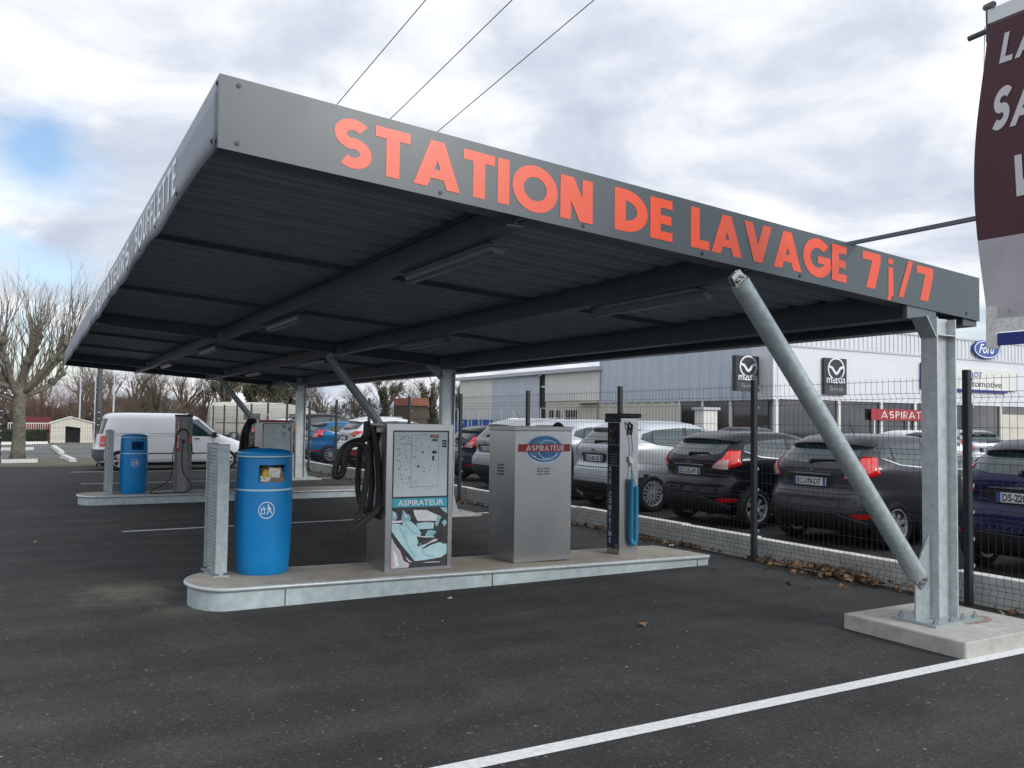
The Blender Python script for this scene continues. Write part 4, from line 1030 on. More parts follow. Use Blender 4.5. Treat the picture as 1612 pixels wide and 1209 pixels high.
def plate(t, S, z, txt, y0=0.0, w=.52, h=.11, x=None, blue=True):
    X = S.pt(S.q_rear(0, z), z)[0]-.022 if x is None else x
    m = MB(); m.rbox((X-.006, -w/2, z-h/2), (X+.012, w/2, z+h/2), .003); p = m.build('number_plate', 'plate_white', t)
    m = MB(); m.box((X-.0078, w/2-.045, z-h/2+.003), (X-.0064, w/2-.003, z+h/2-.003)); m.box((X-.0078, -w/2+.003, z-h/2+.003), (X-.0064, -w/2+.04, z+h/2-.003)); m.build('plate_bands', 'plate_blue', p)
    if txt:
        m = MB(); put_font(m, txt, .105, (X-.0082, w/2-.065, z-.037), (0,-1,0), (0,0,1), width=.38, offset=.0015); m.build('plate_text', 'ink', p, recalc=False)
ZK = [.17,.40,.65,.80,1.0,1.2,1.33,1.5]; ZB = [0,.05,.075,.085,.105,.06,.0,0]
HATCH = [(a+float(np.interp(a, ZK, ZB))*.9, *b) for a, *b in HATCH]
def hatchback(name, label, loc, paintm, rz=0, sx=1, sy=1, sz=1, txt='', kind='small', cat='car', group=None, detail=True, spokes=8, rt=.31):
    t = thing(name, label, cat, loc, rz, group); S = Shell(HATCH, sx, sy, sz)
    Z = lambda z: (z+float(np.interp(z, ZK, ZB)))*sz
    m = MB(); zs_ = sorted(set([round(float(z), 4) for z in np.concatenate([np.linspace(.23, 1.40, 44), [1.42,1.435,1.45,1.46,1.468,1.474,1.479]])*sz]))
    S.body(m, zs_, 112); b = m.build('body', [paintm, 'tyre'], t)
    W = S.par(.6*sz)[2]; wx = (.70*sx, 3.17*sx)
    wl = [(x, y) for x in wx for y in (-(W-.075), W-.075)]
    cut_arches(b, wl, rt+.055, W)
    add_wheels(t, [(x, (W-.10)*(1 if y > 0 else -1)) for x, y in wl], spokes, rt, rt*.70)
    # underbody and axle block
    m = MB(); m.box((.35*sx, -.60*sy, .19), (3.7*sx, .60*sy, .27)); m.box((.60*sx, -.66*sy, .22), (.80*sx, .66*sy, .34)); m.tube([(.16,-.35*sy,.21),(.6,-.35*sy,.23)], .03, 10); m.build('underbody', 'tyre', t)
    # dark lower bumper with reflectors
    m = MB(); S.rearpatch(m, [(0,Z(.235)),(.5*sy,Z(.235)),(.70*sy,Z(.26))], [(0,Z(.40)),(.42*sy,Z(.41)),(.72*sy,Z(.30))], .005, 20, 5); m.build('bumper_insert', 'black_plastic', t, smooth=True)
    m = MB(); S.rearpatch(m, [(0,Z(.405)),(.42*sy,Z(.415)),(.72*sy,Z(.305))], [(0,Z(.413)),(.42*sy,Z(.423)),(.73*sy,Z(.312))], .008, 20, 1); m.build('bumper_trim', 'grey_bumper', t, smooth=True)
    for sd in (-1, 1):
        m = MB(); S.patch(m, [('r',.62*sy,Z(.385)),('r',.68*sy,Z(.355)),('r',.775*sy,Z(.37))], [('r',.60*sy,Z(.40)),('r',.68*sy,Z(.415)),('r',.775*sy,Z(.41))], sd, .010, 10, 2); m.build('reflector', 'reflector_red', t, smooth=True)
    # bumper shelf seam and tailgate seam
    m = MB(); S.rearpatch(m, [(0,Z(.628)),(.5*sy,Z(.632)),(.82*sy,Z(.655))], [(0,Z(.636)),(.5*sy,Z(.64)),(.82*sy,Z(.662))], .003, 16, 1)
    for sd in (-1, 1): S.patch(m, [('r',.60*sy,Z(.64)),('r',.607*sy,Z(.64))], [('r',.66*sy,Z(.88)),('r',.667*sy,Z(.88))], sd, .003, 1, 6)
    for sd in (-1, 1):
        for x, zt_ in ((1.42, .93), (2.60, .93)):
            S.patch(m, [('s',x*sx+.0,Z(.30)),('s',x*sx+.008,Z(.30))], [('s',x*sx-.0,Z(zt_)),('s',x*sx+.008,Z(zt_))], sd, .002, 1, 8)
        S.patch(m, [('s',1.0*sx,Z(.30)),('s',2.9*sx,Z(.28))], [('s',1.0*sx,Z(.31)),('s',2.9*sx,Z(.29))], sd, .002, 8, 1)
    m.build('panel_gaps', 'ink', t)
    # rear window
    if kind == 'small': rb = [(0,Z(.985)),(.35*sy,Z(.99)),(.54*sy,Z(1.03)),(.575*sy,Z(1.08))]; rt_ = [(0,Z(1.335)),(.35*sy,Z(1.33)),(.50*sy,Z(1.31)),(.555*sy,Z(1.24))]
    else: rb = [(0,Z(.99)),(.40*sy,Z(.99)),(.60*sy,Z(1.0)),(.66*sy,Z(1.03))]; rt_ = [(0,Z(1.33)),(.38*sy,Z(1.325)),(.54*sy,Z(1.31)),(.60*sy,Z(1.26))]
    m = MB(); S.rearpatch(m, rb, rt_, .006, 20, 8); rw = m.build('rear_window', 'glass_teal', t, smooth=True)
    m = MB(); p0 = S.pt(0, Z(.99), -1, .02)
    y0 = .0
    a = S.pt(S.q_rear(.03,Z(.99)), Z(.99), 1, .016); b2 = S.pt(S.q_rear(.02,Z(1.03)), Z(1.03), 1, .03); c2 = S.pt(S.q_rear(.36,Z(1.045)), Z(1.045), -1, .024); e2 = S.pt(S.q_rear(.42,Z(1.02)), Z(1.02), -1, .016)
    m.tube([a, b2, c2, e2], [.026,.020,.013,.008], 8); m.build('wiper', 'black_plastic', rw, smooth=True)
    # roof spoiler
    sp = MB(); A, B, C_ = [], [], []
    for k in range(25):
        y = (-1+2*k/24)*.60*sy; sd = -1 if y < 0 else 1; f = abs(y)/(.6*sy)
        A.append(S.pt(S.q_rear(y, Z(1.435)), Z(1.435), sd, .004)); tz = 1.375-.05*f**3
        px = S.pt(S.q_rear(y, Z(tz)), Z(tz), sd, .10*(1-.75*f**4)+.012); B.append(px)
        px2 = S.pt(S.q_rear(y, Z(tz-.02)), Z(tz-.02), sd, .10*(1-.75*f**4)+.010); C_.append(px2)
    D_ = [S.pt(S.q_rear((-1+2*k/24)*.60*sy, Z(1.30)), Z(1.30), -1 if k < 12 else 1, .008) for k in range(25)]
    sp.grid([A, B, C_, D_]); sp.build('roof_spoiler', 'car_black' if kind == 'small' else paintm, t, smooth=True)
    # lamps on the corners
    for sd in (-1, 1):
        if kind == 'small':
            bo = [('r',.50*sy,Z(.815)),('r',.64*sy,Z(.80)),('s',.26*sx,Z(.82)),('s',.44*sx,Z(.88))]; to = [('r',.505*sy,Z(.85)),('r',.63*sy,Z(.97)),('s',.36*sx,Z(1.12)),('s',.50*sx,Z(1.10))]
            m = MB(); S.patch(m, bo, to, sd, .016, 16, 6); lp = m.build('tail_lamp', 'tail_red', t, smooth=True); lp.modifiers.new('t','SOLIDIFY').thickness = .012
            m = MB(); S.patch(m, [('r',.52*sy,Z(.825)),('r',.63*sy,Z(.812)),('r',.70*sy,Z(.812))], [('r',.53*sy,Z(.86)),('r',.625*sy,Z(.93)),('r',.71*sy,Z(.945))], sd, .019, 8, 4); m.build('clear_lens', 'lamp_clear', lp, smooth=True)
        elif kind == 'kuga':
            m = MB(); S.patch(m, [('r',.52*sy,Z(.86)),('r',.70*sy,Z(.82)),('s',.22*sx,Z(.83)),('s',.42*sx,Z(.93))], [('r',.52*sy,Z(.88)),('r',.66*sy,Z(.95)),('s',.26*sx,Z(.97)),('s',.46*sx,Z(.95))], sd, .014, 16, 4); lp = m.build('tail_lamp', 'tail_red', t, smooth=True)
            m = MB(); S.patch(m, [('r',.58*sy,Z(.87)),('r',.72*sy,Z(.85))], [('r',.60*sy,Z(.90)),('r',.72*sy,Z(.90))], sd, .017, 6, 2); m.build('clear_lens', 'lamp_clear', lp, smooth=True)
        else:
            m = MB(); S.patch(m, [('r',.66*sy,Z(.80)),('r',.76*sy,Z(.78)),('s',.22*sx,Z(.82))], [('r',.66*sy,Z(.95)),('r',.74*sy,Z(1.02)),('s',.28*sx,Z(1.03))], sd, .014, 12, 5); lp = m.build('tail_lamp', 'tail_red', t, smooth=True)
            m = MB(); S.patch(m, [('r',.70*sy,Z(.86)),('r',.77*sy,Z(.86))], [('r',.70*sy,Z(.90)),('r',.77*sy,Z(.90))], sd, .018, 4, 2); m.build('clear_lens', 'lamp_clear', lp, smooth=True)
    # side glass with pillar, bright lower line, handle, mirror
    for sd in (-1, 1):
        hi = 1.355 if kind == 'small' else 1.36
        bo = [('s',.54*sx,Z(1.10)),('s',.80*sx,Z(.99)),('s',1.35*sx,Z(.95)),('s',2.35*sx,Z(.915)),('s',2.74*sx,Z(.91))]
        to = [('s',.60*sx,Z(1.20)),('s',.86*sx,Z(1.32)),('s',1.35*sx,Z(hi)),('s',2.05*sx,Z(1.34)),('s',2.50*sx,Z(1.10))]
        m = MB(); S.patch(m, bo, to, sd, .004, 34, 8); gl = m.build('side_window', 'glass_teal', t, smooth=True)
        m = MB(); S.patch(m, [('s',1.42*sx,Z(.945)),('s',1.50*sx,Z(.945))], [('s',1.46*sx,Z(hi+.005)),('s',1.53*sx,Z(hi+.005))], sd, .008, 2, 6)
        S.patch(m, [('s',.70*sx,Z(1.05)),('s',.735*sx,Z(1.03))], [('s',.80*sx,Z(1.29)),('s',.83*sx,Z(1.31))], sd, .007, 2, 6); m.build('window_pillar', 'black_plastic', gl, smooth=True)
        m = MB(); lo = [(a_, x_, z_-.014) for a_, x_, z_ in bo]; S.patch(m, lo, bo, sd, .008, 30, 1); m.build('window_trim', 'chrome' if kind != 'mpv' else 'black_plastic', gl, smooth=True)
        m = MB(); q = S.q_side(1.62*sx, Z(.86)); p = [S.pt(S.q_side((1.56+k*.05)*sx, Z(.865)), Z(.865), sd, e_) for k, e_ in enumerate((.004,.035,.035,.004))]; m.tube(p, .014, 8); m.build('door_handle', paintm if kind != 'small' else 'black_plastic', t, smooth=True)
        q = S.q_side(2.62*sx, Z(.99)); c = Vector(S.pt(q, Z(1.0), sd, .10))
        m = MB(); m.lathe([(0,-.10),(.05,-.09),(.075,-.03),(.078,.03),(.06,.08),(0,.10)], 14, (0,0,0), axis='x'); m.v = [(x*.8+c.x, y*1.35+c.y, z*1.0+c.z) for x, y, z in m.v]; m.build('door_mirror', paintm, t, smooth=True)
    # windscreen and front lamps
    m = MB()
    xf = S.par(Z(1.0))[1]
    for sd in (-1, 1):
        rows = []
        for z in np.linspace(.985, 1.36, 8):
            x, y, L = S.outline(Z(z)); qq = np.interp(-.0, [0], [0]); half_ = []
            for f in np.linspace(0, .86, 9):
                Y = f*S.par(Z(z))[2]; qv = float(np.interp(-Y, y[91:], L[91:])); half_.append(S.pt(qv, Z(z), sd, .005))
            rows.append(half_)
        m.grid(rows)
    m.build('windscreen', 'glass', t, smooth=True)
    for sd in (-1, 1):
        m = MB(); S.patch(m, [('s',3.55*sx,Z(.62)),('s',3.80*sx,Z(.60))], [('s',3.45*sx,Z(.78)),('s',3.72*sx,Z(.74))], sd, .006, 8, 4); m.build('headlamp', 'lamp_clear', t, smooth=True)
    # tailgate trim
    m = MB(); S.rearpatch(m, [(0,Z(.852)),(.33*sy,Z(.850))], [(0,Z(.870)),(.33*sy,Z(.864))], .014, 10, 2)
    m.build('tailgate_bar', 'chrome' if kind in ('small','mpv') else paintm, t, smooth=True)
    q0 = Vector(S.pt(0.0, Z(.89), -1, .010)); m = MB()
    m.add([(q0.x-.012, q0.y+.052*math.cos(2*PI*k/24), q0.z+.021*math.sin(2*PI*k/24)) for k in range(24)]+[(q0.x+.01, q0.y+.056*math.cos(2*PI*k/24), q0.z+.024*math.sin(2*PI*k/24)) for k in range(24)], [tuple(range(24))]+[(k, (k+1)%24, 24+(k+1)%24, 24+k) for k in range(24)])
    bd = m.build('oval_badge', 'chrome', t)
    m = MB(); m.add([(q0.x-.0125, q0.y+.046*math.cos(2*PI*k/24), q0.z+.016*math.sin(2*PI*k/24)) for k in range(24)], [tuple(range(24))]); m.build('badge_face', 'sign_navy', bd, recalc=False)
    m = MB(); S.rearpatch(m, [(0,Z(.70)),(.30*sy,Z(.70)),(.33*sy,Z(.71))], [(0,Z(.84)),(.34*sy,Z(.835)),(.37*sy,Z(.82))], .0035, 10, 3); m.build('plate_recess', 'ink', t, smooth=True)
    plate(t, S, Z(.765), txt)
    m = MB(); p = Vector(((1.0 if kind == 'small' else .9)*sx, 0, Z(1.474))); m.tube([p, p+Vector((-.12,0,.19))], [.006,.003], 6); m.build('aerial', 'black_plastic', t)
    if kind == 'kuga':
        m = MB()
        S.rearpatch(m, [(0,Z(.22)),(.5*sy,Z(.22)),(.80*sy,Z(.28))], [(0,Z(.46)),(.5*sy,Z(.46)),(.84*sy,Z(.50))], .004, 20, 4)
        m.build('lower_cladding', 'black_plastic', t, smooth=True)
        for sd in (-1, 1):
            m = MB(); m.tube([S.pt(S.q_side(x*sx, Z(1.43)), Z(1.43), sd, -.04) [:2]+(Z(1.43)+dz,) for x, dz in ((.85,.02),(1.0,.055),(1.9,.05),(2.0,.01))], .012, 8); m.build('roof_rail', 'chrome', t, smooth=True)
    if kind == 'mpv':
        m = MB(); S.rearpatch(m, [(0,Z(.46)),(.5*sy,Z(.46)),(.8*sy,Z(.48))], [(0,Z(.475)),(.5*sy,Z(.475)),(.8*sy,Z(.495))], .012, 18, 1); S.rearpatch(m, [(0,Z(.50)),(.5*sy,Z(.50)),(.8*sy,Z(.52))], [(0,Z(.512)),(.5*sy,Z(.512)),(.8*sy,Z(.532))], .012, 18, 1); m.build('bumper_strips', 'car_silver', t, smooth=True)
    return t
XR = 2.86
hatchback('parked_car', 'dark purple hatchback cut by the right edge of the photo, behind the mesh fence', (XR, 1.0, 0), 'car_purple', R(1), 1, 1.03, txt='DS-220-KL')
hatchback('parked_car', 'dark grey hatchback with red tail lamps behind the sloping brace of the nearest column', (XR, 3.78, 0), 'car_grey', R(1), 1, 1.03, txt='EC-378-DT')
hatchback('parked_car', 'black hatchback parked between the silver people carrier and the dark grey hatchback', (XR, 6.18, 0), 'car_black', R(-1), 1, 1.03, txt='DZ-265-PF', spokes=7)
hatchback('parked_car', 'silver people carrier whose tail shows between the emblem cabinet and the air post', (XR-.05, 8.72, 0), 'car_silver', R(0), 1.11, 1.06, 1.10, 'DX-487-ZF', 'mpv', spokes=15, rt=.325)
hatchback('parked_car', 'silver people carrier mostly hidden behind the emblem cabinet', (XR+.1, 11.1, 0), 'car_silver', R(1), 1.11, 1.06, 1.11, '', 'mpv', spokes=15, rt=.325)
hatchback('parked_car', 'silver crossover with a black lower tail between the two steel cabinets', (XR+.1, 13.25, 0), 'car_kuga', R(0), 1.12, 1.08, 1.11, 'DK-731-QS', 'kuga', spokes=10, rt=.34)
hatchback('parked_car', 'dark navy car just left of the silver crossover, behind the middle column', (XR+.7, 16.1, 0), 'car_navy', R(0), 1.02, 1.0, .98, '', 'small', spokes=10)
hatchback('parked_car', 'white crossover with wide red tail lamps behind the loops of the black vacuum hose', (XR-.1, 22.9, 0), 'car_white', R(0), 1.12, 1.08, 1.12, '', 'kuga', spokes=10, rt=.34)
hatchback('parked_car', 'bright blue hatchback between the far column and the white crossover', (XR-.4, 26.0, 0), 'car_blue', R(0), txt='', spokes=10)
hatchback('parked_car', 'black estate car with tall dark roof beyond the bright blue hatchback', (XR-.3, 29.4, 0), 'car_black', R(0), 1.15, 1.06, 1.2, '', 'mpv', spokes=7)
hatchback('parked_car', 'white hatchback seen over the nose of the white van', (XR-.2, 33.0, 0), 'car_white', R(0), 1.05, 1.0, 1.05, '', 'kuga', spokes=7)
hatchback('parked_car', 'white car in the second row, over the roof of the purple hatchback', (13.2, 8.6, 0), 'car_white', R(65), txt='', spokes=10)
hatchback('parked_car', 'dark navy car in the second row by the showroom, near the right edge', (17.5, 6.6, 0), 'car_navy', R(65), txt='', spokes=10)
hatchback('parked_car', 'silver car in the second row by the showroom entrance', (20.0, 11.5, 0), 'car_silver', R(70), txt='', spokes=10)
hatchback('parked_car', 'black car standing before the showroom windows, behind the dark grey hatchback', (15.5, 16.5, 0), 'car_black', R(80), txt='', spokes=10)
hatchback('parked_car', 'dark car just past the white van, partly hidden by its bonnet', (XR-.2, 36.6, 0), 'car_grey', R(0), txt='', spokes=10)
# ------------------------------------------------------------------ white van
def van():
    t = thing('parked_van', 'white panel van parked across the far end of the forecourt', 'van', (-4.50, 23.45, 0), 0); S = Shell(VAN)
    m = MB(); zs_ = sorted(set([round(float(z), 4) for z in np.concatenate([np.linspace(.24, 1.60, 34), [1.62,1.635,1.65,1.66,1.67,1.678]])]))
    S.body(m, zs_, 120); b = m.build('body', ['van_white', 'tyre'], t); W = .888; wl = [(x, y) for x in (.66, 3.62) for y in (-(W-.075), W-.075)]
    cut_arches(b, wl, .355, W); add_wheels(t, [(x, (W-.10)*(1 if y > 0 else -1)) for x, y in wl], 5, .30, .19)
    m = MB(); m.box((.2, -.6, .14), (4.0, .6, .26)); m.box((2.0,-.7,.12),(2.03,-.66,.3)); m.build('underbody', 'tyre', t)
    for sd in (-1, 1):
        m = MB(); S.patch(m, [('r',0,.27),('r',.6,.27),('s',.27,.30)], [('r',0,.62),('r',.6,.62),('s',.27,.62)], sd, .012, 18, 5); m.build('rear_bumper', 'grey_bumper', t, smooth=True)
        m = MB(); S.patch(m, [('s',3.95,.34),('s',4.25,.34)], [('s',3.95,.62),('s',4.25,.62)], sd, .012, 10, 5)
        m.build('front_bumper', 'grey_bumper', t, smooth=True)
        m = MB(); S.patch(m, [('s',1.05,.485),('s',3.22,.485)], [('s',1.05,.515),('s',3.22,.515)], sd, .012, 20, 1); m.build('rubbing_strip', 'ink', t, smooth=True)
        m = MB()
        for bo, to in (([('s',.20,1.0),('s',1.32,1.0)],[('s',.20,1.012),('s',1.32,1.012)]), ([('s',1.325,.30),('s',1.335,.30)],[('s',1.325,1.60),('s',1.335,1.60)]), ([('s',2.55,.30),('s',2.56,.30)],[('s',2.50,1.58),('s',2.51,1.58)]), ([('s',3.22,.34),('s',3.23,.34)],[('s',3.20,1.02),('s',3.21,1.02)]), ([('s',1.34,1.0),('s',2.5,1.0)],[('s',1.34,1.008),('s',2.5,1.008)])):
            S.patch(m, bo, to, sd, .003, 12, 8)
        m.build('panel_gaps', 'grey_bumper', t)
        # pressed panels
        for x0, x1 in ((.42, 1.26), (1.42, 2.40)):
            m = MB(); S.patch(m, [('s',x0,1.09),('s',x1,1.09)], [('s',x0+.04,1.53),('s',x1,1.53)], sd, .016, 12, 6); m.build('pressed_panel', 'van_white', t, smooth=True)
        m = MB(); S.patch(m, [('s',2.58,1.01),('s',3.0,1.0),('s',3.42,.985)], [('s',2.60,1.50),('s',2.80,1.50),('s',3.05,1.25)], sd, .005, 16, 8); w = m.build('cab_window', 'glass_teal', t, smooth=True)
        c = Vector(S.pt(S.q_side(3.2, 1.02), 1.04, sd, .10)); m = MB(); m.rbox((c.x-.05, c.y-.08, c.z-.08), (c.x+.06, c.y+.07, c.z+.09), .02); m.build('door_mirror', 'black_plastic', t)
        m = MB(); S.patch(m, [('r',.80,.70),('s',.13,.70),('s',.27,.70)], [('r',.80,1.0),('s',.15,1.0),('s',.27,1.0)], sd, .010, 8, 4); lp = m.build('tail_lamp', 'tail_red', t, smooth=True)
        m = MB(); S.patch(m, [('s',.12,.78),('s',.26,.78)], [('s',.12,.83),('s',.26,.83)], sd, .014, 6, 2); m.build('clear_lens', 'lamp_clear', lp, smooth=True)
        m = MB(); S.patch(m, [('s',4.0,.68),('s',4.20,.67)], [('s',3.98,.80),('s',4.08,.80)], sd, .010, 8, 4); m.build('indicator_lamp', 'orange_lamp', t, smooth=True)
        m = MB(); m.tube([S.pt(S.q_side(x, .93), .93, sd, e_) for x, e_ in ((2.66,.004),(2.69,.03),(2.78,.03),(2.81,.004))], .014, 8); m.build('door_handle', 'black_plastic', t)
    m = MB(); S.rearpatch(m, [(0,1.06),(.70,1.06)], [(0,1.50),(.66,1.50)], .006, 12, 6); m.build('rear_window', 'glass', t, smooth=True)
    m = MB()
    for sd in (-1, 1):
        rows = []
        for z in np.linspace(1.05, 1.52, 7):
            x, y, L = S.outline(z); rows.append([S.pt(float(np.interp(-f*S.par(z)[2], y[91:], L[91:])), z, sd, .006) for f in np.linspace(0, .9, 9)])
        m.grid(rows)
    m.build('windscreen', 'glass', t, smooth=True)
van()
def coach():
    p = ony(326, 690, 56); t = thing('motorhome', 'long pale beige motorhome with a rounded front, beyond the far fence and white van', 'motorhome', (p.x, 56, -.1), R(-4)); S = Shell(COACH, .93, 1, 1)
    m = MB(); S.body(m, list(np.linspace(.5, 2.6, 22))+[2.65,2.69,2.71], 96); m.build('body', 'rv_beige', t, smooth=True)
    add_wheels(t, [(1.6,-.95),(6.2,-.95),(1.6,.95),(6.2,.95)], 5, .36, .22)
    m = MB(); S.patch(m, [('s',5.2,1.5),('s',6.6,1.5)], [('s',5.2,1.95),('s',6.2,1.95)], -1, .01, 12, 6); m.build('side_window', 'glass', t, smooth=True)
    m = MB(); S.patch(m, [('s',.4,1.25),('s',7.0,1.25)], [('s',.4,1.32),('s',7.0,1.32)], -1, .01, 20, 1); m.build('side_stripe', 'grey_bumper', t, smooth=True)
    m = MB(); S.patch(m, [('s',2.2,1.5),('s',3.3,1.5)], [('s',2.2,1.95),('s',3.3,1.95)], -1, .01, 8, 4); m.build('side_window', 'glass', t, smooth=True)
coach()
mat('roof_rust', (.26,.09,.06), .85, var=.2, scale=3)
# ================================================================== BUILDINGS
def ribs(m, a, b, z0, z1, pitch, depth, nrm):
    """corrugated cladding between two plan points, ribs stand out along nrm"""
    a = Vector((*a, 0)); b = Vector((*b, 0)); d = (b-a).normalized(); L = (b-a).length; n = Vector((*nrm, 0)); rows = [[], []]; x = 0.0
    while x < L-.001:
        for dx, dd in ((0, 0), (.55*pitch, 0), (.64*pitch, depth), (.91*pitch, depth)):
            xx = min(x+dx, L); p = a+d*xx+n*dd; rows[0].append((p.x, p.y, z0)); rows[1].append((p.x, p.y, z1))
        x += pitch
    m.grid(rows)
BX, BY = 24.0, 24.2
t = thing('showroom', 'long pale grey car showroom with ribbed cladding and dark glazing behind the parked cars', 'building', (BX, BY, 0))
def bp_(m, name, mm, parent=None, **k): m.v = [(x-BX, y-BY, z) for x, y, z in m.v]; return m.build(name, mm, parent or t, **k)
m = MB(); m.box((BX+.3, BY+.3, 0), (70, 38, 6.1)); m.box((BX+.3, 38.02, 0), (60, 57.3, 4.7)); bp_(m, 'core', 'clad_grey')
m = MB(); ribs(m, (BX, 25.6), (BX, 38.0), 2.72, 6.3, .80, .10, (-1,0)); bp_(m, 'ribbed_side_wall', 'clad_blue')
m = MB(); m.box((BX-.03, BY, 2.74), (BX+.25, 25.58, 6.3)); bp_(m, 'corner_panel', 'clad_light')
m = MB(); m.box((BX+.251, BY-.03, 2.76), (70, BY+.2, 5.26)); bp_(m, 'front_fascia_wall', 'clad_light')
m = MB(); m.box((BX+.252, BY-.08, 5.262), (70, BY+.2, 5.36)); bp_(m, 'front_ledge', 'clad_grey')
m = MB(); ribs(m, (BX+.26, BY-.02), (70, BY-.02), 5.362, 6.35, .34, .05, (0,-1)); bp_(m, 'ribbed_parapet', 'clad_light')
m = MB(); m.box((BX-.06, BY-.1, 6.352), (70, BY+.3, 6.45)); m.box((BX-.06, BY+.301, 6.352), (BX+.3, 38.0, 6.45)); bp_(m, 'parapet_cap', 'clad_grey')
# glazing
mul = [24.17, 28.46, 31.66, 34.37, 38.67, 42.09]
for a, b in zip(mul, mul[1:]):
    m = MB(); m.box((a+.08, BY+.05, .25), (b-.08, BY+.09, 2.74)); bp_(m, 'front_window', 'shop_glass')
m = MB(); m.box((42.2, BY+.05, 0), (47, BY+.09, 2.74)); w_ = bp_(m, 'front_window', 'shop_glass')
m = MB(); m.box((42.3, BY+.04, 0.0), (46.8, BY+.045, 2.3)); bp_(m, 'light_interior_sheet', 'wall_cream', w_)  # cream sheet paints in the light interior of the open entrance
for x in mul: 
    m = MB(); m.box((x-.09, BY-.05, 0), (x+.09, BY+.12, 2.755)); bp_(m, 'mullion', 'clad_white')
m = MB(); m.box((BX+.3, BY-.02, 0), (60, BY+.04, .25)); bp_(m, 'plinth', 'clad_grey')
for a, b in ((24.6, 26.9), (27.1, 28.9), (29.1, 30.7)):
    m = MB(); m.box((BX+.05, a, .25), (BX+.09, b, 2.70)); bp_(m, 'side_window', 'shop_glass')
for y in (27.0, 29.0, 30.8):
    m = MB(); m.box((BX-.03, y-.08, 0), (BX+.12, y+.08, 2.715)); bp_(m, 'mullion', 'clad_white')
m = MB(); m.box((BX-.02, 30.9, 0), (BX+.28, 38.0, 2.70)); bp_(m, 'low_white_wall', 'wall_cream')
m = MB(); m.tube([(BX-.12, 25.9, 4.3), (BX-.45, 25.9, 4.3)], .05, 8); m.box((BX-.62, 25.8, 4.2), (BX-.42, 26.0, 4.42)); bp_(m, 'wall_lamp', 'sign_grey')
# older wing to the left
m = MB(); m.box((BX-.02, 38.0, 2.9), (BX+.28, 44.38, 4.72)); bp_(m, 'white_wing_panel', 'clad_white')
m = MB(); m.box((BX+.04, 38.0, 0), (BX+.28, 44.38, 2.898)); bp_(m, 'lower_wall', 'wall_cream')
m = MB(); m.box((BX+.10, 44.4, 0), (BX+.28, 45.1, 4.72)); d_ = bp_(m, 'dark_doorway', 'ink')
m = MB(); m.box((BX+.05, 44.5, 3.85), (BX+.09, 45.0, 3.95)); bp_(m, 'doorway_light', 'clad_white', d_)
m = MB(); ribs(m, (BX, 45.12), (BX, 51.9), 0.0, 4.72, .40, .04, (-1,0)); bp_(m, 'ribbed_wing_wall', 'clad_blue')
m = MB(); m.box((BX-.02, 51.92, 0), (BX+.28, 57.4, 4.72)); bp_(m, 'white_end_panel', 'clad_white')
m = MB(); m.box((BX-.35, 37.9, 4.722), (BX+.3, 57.6, 4.96)); bp_(m, 'gutter', 'clad_grey')
m = MB(); m.box((BX-.06, 38.3, 0), (BX-.022, 40.0, 2.72)); m.box((BX-.5, 38.2, 2.722), (BX, 40.2, 2.80)); bp_(m, 'porch', 'wall_cream')
for a in (40.6, 42.6):
    m = MB(); m.box((BX-.0, a, 1.3), (BX+.035, a+1.3, 2.3)); w_ = bp_(m, 'barred_window', 'shop_glass')
    m = MB()
    for k in range(5): m.box((BX-.03, a+.06+k*.29, 1.3), (BX-.01, a+.10+k*.29, 2.3))
    m.box((BX-.031, a, 1.78), (BX-.009, a+1.3, 1.82)); bp_(m, 'window_bars', 'clad_white', w_)
t2 = thing('site_railing', 'white post and rail fence in front of the older wing of the showroom', 'railing', (22.0, 40, 0))
for k in range(11):
    m = MB(); m.box((-.03, k*1.7-.03, 0), (.03, k*1.7+.03, 2.35)); m.build('rail_post', 'clad_white', t2)
m = MB(); m.box((-.02, 0, 2.36), (.02, 17, 2.42)); m.build('top_rail', 'clad_white', t2)
for k in range(4):
    t3 = thing('display_board', f"bright blue standing board against the white wing wall, {['nearest','second','third','farthest'][k]} of four", 'board', (23.2, 50.2+k*1.75, 0), 0, 'blue boards by the showroom wing')
    m = MB(); m.box((-.04, 0, .05), (.04, 1.55, 1.62)); m.build('blue_sheet', 'panel_blue', t3)
    m = MB(); m.box((-.06, -.05, 0), (.06, -.005, 1.7)); m.build('edge_post', 'clad_white', t3)
# pillar
t3 = thing('white_pillar', 'squat white pillar standing before the showroom side windows', 'pillar', (21.3, 25.8, 0))
m = MB(); m.box((-.42, -.3, 0), (.42, .3, 2.2)); m.build('shaft', 'clad_white', t3)
m = MB(); m.box((-.52, -.4, 2.201), (.52, .4, 2.32)); m.build('cap', 'clad_grey', t3)
